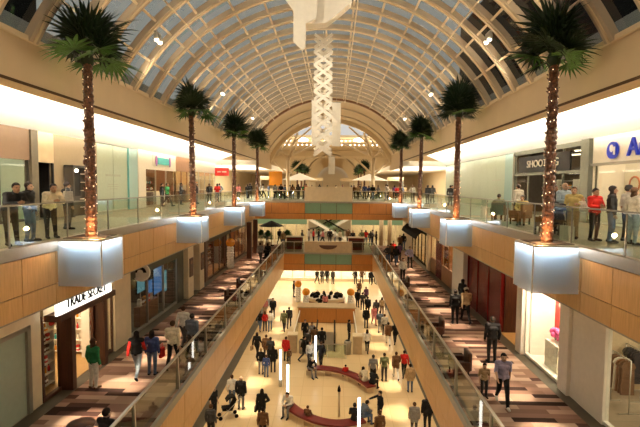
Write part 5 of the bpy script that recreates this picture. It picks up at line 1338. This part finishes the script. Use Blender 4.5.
for i, (x, y, t, rz, lab) in enumerate(((5.6, 40.6, 'brown', 170, 'person in brown at the left of the knot of people by the bridge end'), (5.8, 38.6, 'black', 160, 'person in black at the front of the knot of people by the bridge end'), (6.3, 40.4, 'purple', 190, 'person in purple in the knot of people by the bridge end'), (5.2, 39.3, 'charcoal', 20, 'person in charcoal against the railing in the knot by the bridge end'), (6.0, 42.0, 'red', 0, 'person in red behind the knot of people by the bridge end'), (7.9, 48.5, 'black', 180, 'person in black beyond the awning shop'), (7.4, 47.6, 'brown', 0, 'person in brown beyond the awning shop'))):
    person(x, y, Z2, rz, ['stand', 'walk', 'fold', 'hip', 'walk2', 'stand', 'walk'][i], lab, t, ['black', 'denim'][i % 2], ['short', 'long'][i % 2], skin=i % 3, h=1.66 + .03 * (i % 3))
# ---- beyond the middle bridge
MF = [(-4.9, 49.2, 'tan'), (-3.0, 51.3, 'charcoal'), (-2.3, 52.2, 'pale'), (-1.75, 51.8, 'red'), (-1.2, 52.6, 'black'), (-.7, 51.9, 'pink'), (.1, 52.0, 'black'), (.7, 52.4, 'white'), (1.25, 52.0, 'cream'), (2.2, 52.4, 'brown'), (2.7, 51.6, 'black'), (3.7, 51.6, 'olive'), (4.2, 52.2, 'red'), (4.7, 51.7, 'charcoal'), (5.3, 51.4, 'black'), (5.0, 52.6, 'grey'), (-7.0, 51.6, 'white'), (-8.3, 49.6, 'brown'), (-5.6, 51.7, 'black')]
for i, (x, y, t) in enumerate(MF):
    lab = 'person in %s standing beyond the middle bridge, %s' % (t, 'in front of the left cafe' if x < -2.8 else ('over its tan parapet' if x < 2.5 else 'right of its tan parapet'))
    person(x, y, Z2, r.choice((0, 180, 90, -90, 30)), r.choice(('stand', 'fold', 'hip', 'walk')), lab, t, r.choice(('black', 'denim', 'charcoal')), r.choice(('short', 'long')), skin=i % 3, h=r.uniform(1.6, 1.78), group='people beyond the middle bridge')
# ---- ground floor
G = [(-5.41, 22.39, 60, 'stand', 'woman in black with long hair beside the stroller, lower left of the ground floor', 'black', 'black', 'long', 'short', 1.68),
     (-4.83, 23.9, 190, 'stand', 'person in white, left of the couple on the ground floor', 'white', 'denim', 'short', 'long', 1.66),
     (-4.26, 23.48, 175, 'stand', 'grey haired man in a black jacket, right of the couple on the ground floor', 'black', 'grey', 'bald', 'coat', 1.78),
     (-2.95, 22.21, 185, 'hip', 'woman in a black coat standing alone left of the benches', 'black', 'black', 'long', 'coat', 1.70),
     (-5.05, 20.5, 170, 'stand', 'dark haired person at the very bottom, left of the benches', 'charcoal', 'black', 'short', 'long', 1.7),
     (-2.62, 20.4, 180, 'stand', 'person with red brown hair at the very bottom edge', 'brown', 'black', 'short', 'long', 1.66),
     (-3.92, 28.02, 175, 'stand', 'blonde person in black, left of three standing together', 'black', 'grey', 'short', 'long', 1.66),
     (-3.53, 27.6, 178, 'stand', 'shorter person in blue in the middle of three standing together', 'blue', 'denim', 'short', 'long', 1.40),
     (-3.21, 28.36, 185, 'stand', 'person in black, right of three standing together', 'black', 'charcoal', 'long', 'coat', 1.70),
     (-4.65, 30.84, 170, 'walk', 'person in a long black coat with a tan bag on the ground floor', 'black', 'black', 'long', 'coat', 1.72),
     (-3.95, 30.4, 175, 'stand', 'person in brown jacket behind the three standing together', 'brown', 'charcoal', 'short', 'coat', 1.72),
     (-3.6, 30.0, 185, 'fold', 'person in charcoal behind the three standing together', 'charcoal', 'black', 'short', 'long', 1.70),
     (-5.35, 36.45, 175, 'walk', 'person in black, left of three walking away under the left balcony', 'black', 'denim', 'short', 'long', 1.68),
     (-4.95, 36.47, 180, 'stand', 'person in red, middle of three walking away under the left balcony', 'red', 'charcoal', 'long', 'long', 1.64),
     (-4.54, 36.5, 185, 'walk2', 'person in white, right of three walking away under the left balcony', 'white', 'denim', 'short', 'long', 1.68),
     (-5.59, 40.72, 10, 'walk', 'woman in a pink top farthest along under the left balcony', 'pink', 'tan', 'long', 'long', 1.64),
     (-4.79, 40.14, 5, 'walk2', 'man in black beside the woman in pink', 'black', 'black', 'short', 'coat', 1.80),
     (-3.41, 36.56, 175, 'walk', 'person in an olive coat left of the oak counter', 'olive', 'charcoal', 'short', 'coat', 1.72),
     (-3.08, 37.4, 180, 'walk2', 'person in charcoal left of the oak counter', 'charcoal', 'black', 'short', 'long', 1.76),
     (-2.58, 30.22, 160, 'stand', 'person in a dark red jacket with a child, near the left pylon', 'red', 'black', 'short', 'coat', 1.68),
     (-2.33, 29.7, 200, 'stand', 'small child in brown beside the dark red jacket', 'brown', 'charcoal', 'short', 'long', 1.05),
     (-1.37, 30.29, 100, 'walk', 'person in black striding right in front of the left pylon', 'black', 'charcoal', 'short', 'coat', 1.70),
     (-.93, 29.45, 20, 'stand', 'woman in white and grey holding a child by the escalator well', 'pale', 'charcoal', 'long', 'long', 1.66),
     (-1.25, 31.6, 150, 'stand', 'person in charcoal in the group by the escalator well', 'charcoal', 'black', 'short', 'long', 1.72),
     (-1.55, 34.04, 0, 'walk', 'person in black inside the escalator well, left side', 'black', 'black', 'short', 'long', 1.72),
     (-1.01, 33.6, 10, 'stand', 'person in grey inside the escalator well, left side', 'grey', 'black', 'long', 'long', 1.66),
     (-.75, 32.3, 170, 'fold', 'person in brown at the head of the dark escalator', 'brown', 'denim', 'short', 'coat', 1.74),
     (-.22, 32.0, 180, 'stand', 'person in black at the head of the dark escalator', 'black', 'black', 'short', 'long', 1.78),
     (-.2, 29.3, 190, 'walk2', 'person in black beside the tube behind the back bench', 'black', 'black', 'short', 'long', 1.70),
     (2.99, 27.05, 178, 'stand', 'person in striped grey, first of four walking away right of the benches', 'grey', 'black', 'short', 'short', 1.74),
     (3.69, 27.37, 180, 'stand', 'person in a green shirt, second of four walking away right of the benches', 'olive', 'charcoal', 'short', 'short', 1.74),
     (4.45, 27.7, 182, 'walk', 'person in brown with white trousers, third of four right of the benches', 'brown', 'white', 'short', 'coat', 1.70),
     (4.99, 28.02, 178, 'walk2', 'person in a red top, last of four right of the benches', 'red', 'black', 'short', 'long', 1.68),
     (5.02, 25.95, 180, 'stand', 'woman in a tan coat under the right balcony', 'tan', 'denim', 'short', 'coat', 1.66),
     (4.46, 21.36, 178, 'stand', 'grey haired woman in grey at the bottom right of the ground floor', 'grey', 'charcoal', 'short', 'coat', 1.60),
     (5.16, 21.75, 182, 'stand', 'balding man in a black suit at the bottom right of the ground floor', 'black', 'black', 'bald', 'coat', 1.82),
     (2.93, 22.4, -70, 'point', 'person in black holding out an arm at the right end of the front bench', 'black', 'black', 'long', 'long', 1.64),
     (2.7, 20.3, 200, 'stand', 'dark haired person at the bottom edge, below the outstretched arm', 'brown', 'black', 'short', 'long', 1.68),
     (2.98, 32.01, 170, 'walk', 'woman in a white top and black trousers just right of the right pylon', 'white', 'black', 'long', 'long', 1.70),
     (1.78, 34.2, 100, 'stand', 'person in black inside the escalator well, right side', 'black', 'black', 'short', 'long', 1.72),
     (3.31, 37.74, 170, 'stand', 'person in dark clothes at the right end of the oak counter', 'black', 'charcoal', 'short', 'coat', 1.74),
     (4.04, 38.61, 10, 'walk', 'person in a pink outfit right of the oak counter', 'pink', 'pink', 'long', 'long', 1.66),
     (4.37, 36.76, 175, 'walk2', 'person in slate grey walking away right of the oak counter', 'slategrey', 'grey', 'short', 'coat', 1.74),
     (4.64, 36.0, 180, 'stand', 'person in white walking away right of the oak counter', 'pale', 'black', 'short', 'long', 1.70),
     (4.67, 33.73, 178, 'walk', 'person in brown with white trousers under the right balcony', 'brown', 'white', 'short', 'coat', 1.72),
     (5.22, 33.98, 182, 'walk2', 'person in black with bare legs look under the right balcony', 'black', 'charcoal', 'long', 'coat', 1.64),
     (5.7, 43.43, 175, 'stand', 'person in brown far under the right balcony', 'brown', 'black', 'short', 'long', 1.72), (6.0, 42.6, 185, 'walk', 'person in black far under the right balcony', 'black', 'black', 'short', 'coat', 1.76),
     (5.03, 41.7, 160, 'stand', 'person in tan far under the right balcony', 'tan', 'brown', 'long', 'long', 1.66), (2.92, 44.2, 150, 'stand', 'person in black right of the oval kiosk', 'black', 'black', 'short', 'coat', 1.74),
     (3.33, 43.3, 180, 'fold', 'person in charcoal right of the oval kiosk', 'charcoal', 'black', 'short', 'long', 1.70), (3.87, 45.9, 20, 'stand', 'person in dark purple right of the oval kiosk', 'purple', 'black', 'long', 'long', 1.66),
     (3.3, 48.4, 0, 'walk', 'person in brown behind the oval kiosk', 'brown', 'black', 'short', 'long', 1.72), (-3.6, 47.9, 90, 'stand', 'slim person in black behind the leftmost balloon column', 'black', 'black', 'short', 'long', 1.74),
     (3.7, 41.4, 175, 'walk2', 'person in black behind the oak counter, right side', 'black', 'black', 'short', 'coat', 1.76), (4.4, 40.6, 170, 'walk', 'person in charcoal behind the oak counter, right side', 'charcoal', 'black', 'long', 'coat', 1.7),
     (-.2, 42.9, 180, 'stand', 'person in pink top in front of the oval kiosk', 'pink', 'black', 'long', 'long', 1.62)]
for i, (x, y, rz, ps, lab, t, b_, st, sl, h_) in enumerate(G):
    person(x, y, Z1, rz, ps, lab.replace(' look', ''), t, b_, st, sl, ['hair', 'brownhair', 'hair'][i % 3] if 'blonde' not in lab else 'blonde', i % 3 if i % 2 else 0, h_, wide=1.04)
for i, (x, t) in enumerate(((-1.5, 'black'), (-.9, 'charcoal'), (-.3, 'black'), (.4, 'charcoal'), (3.1, 'black'), (3.9, 'brown'), (4.9, 'black'), (5.7, 'charcoal'), (5.3, 'black'))):
    person(x + .1, 54.6 + .3 * (i % 3), Z1, r.choice((0, 180, 30)), r.choice(('stand', 'walk', 'hip')), 'person in %s before the bright white ground floor frontage, %s' % (t, 'behind the oval kiosk' if x < 1 else 'at its right end'), t, 'black', ['short', 'long'][i % 2], skin=i % 3, group='people before the white frontage')
# seated on the benches
person(-.85, 27.95, Z1, 35, 'sitf', 'man in black with a white cap seated on the left end of the back bench', 'black', 'grey', 'cap', h=1.74, extra='white')
person(1.35, 27.6, Z1, 190, 'sit', 'small child in red seated on the back bench', 'red', 'black', 'short', h=1.15)
person(2.45, 26.3, Z1, 200, 'sitf', 'woman in beige seated on the right end of the back bench', 'cream', 'tan', 'long', h=1.66)
person(2.85, 25.95, Z1, 150, 'sitf', 'woman in black leaning in at the right end of the back bench', 'black', 'black', 'long', h=1.66)
person(-1.65, 23.1, Z1, -20, 'sitf', 'man in a white shirt reading on the left end of the front bench', 'white', 'grey', 'short', h=1.76)
person(-.65, 22.1, Z1, 160, 'sit', 'child in brown seated on the front bench', 'brown', 'tan', 'short', hair='brownhair', h=1.25)
person(1.65, 21.75, Z1, 170, 'sit', 'person in black on the front bench, behind the nearest glowing tube', 'black', 'black', 'short', h=1.72)
person(2.05, 22.1, Z1, 120, 'sitf', 'person in slate grey seated at the right end of the front bench', 'slategrey', 'denim', 'short', h=1.70)
handbag(-4.98, 30.7, Z1 + .55, 'tan', 'tan handbag carried by the person in the long black coat', .36, .3, 80)
handbag(-3.22, 22.1, Z1 + .62, 'black', 'black handbag of the woman standing alone in black', .32, .28, 80)
handbag(-1.45, 22.75, Z1 + .62, 'white', 'white folded newspaper on the lap of the reading man', .3, .03, 10, 'newspaper', 'newspaper') if False else None
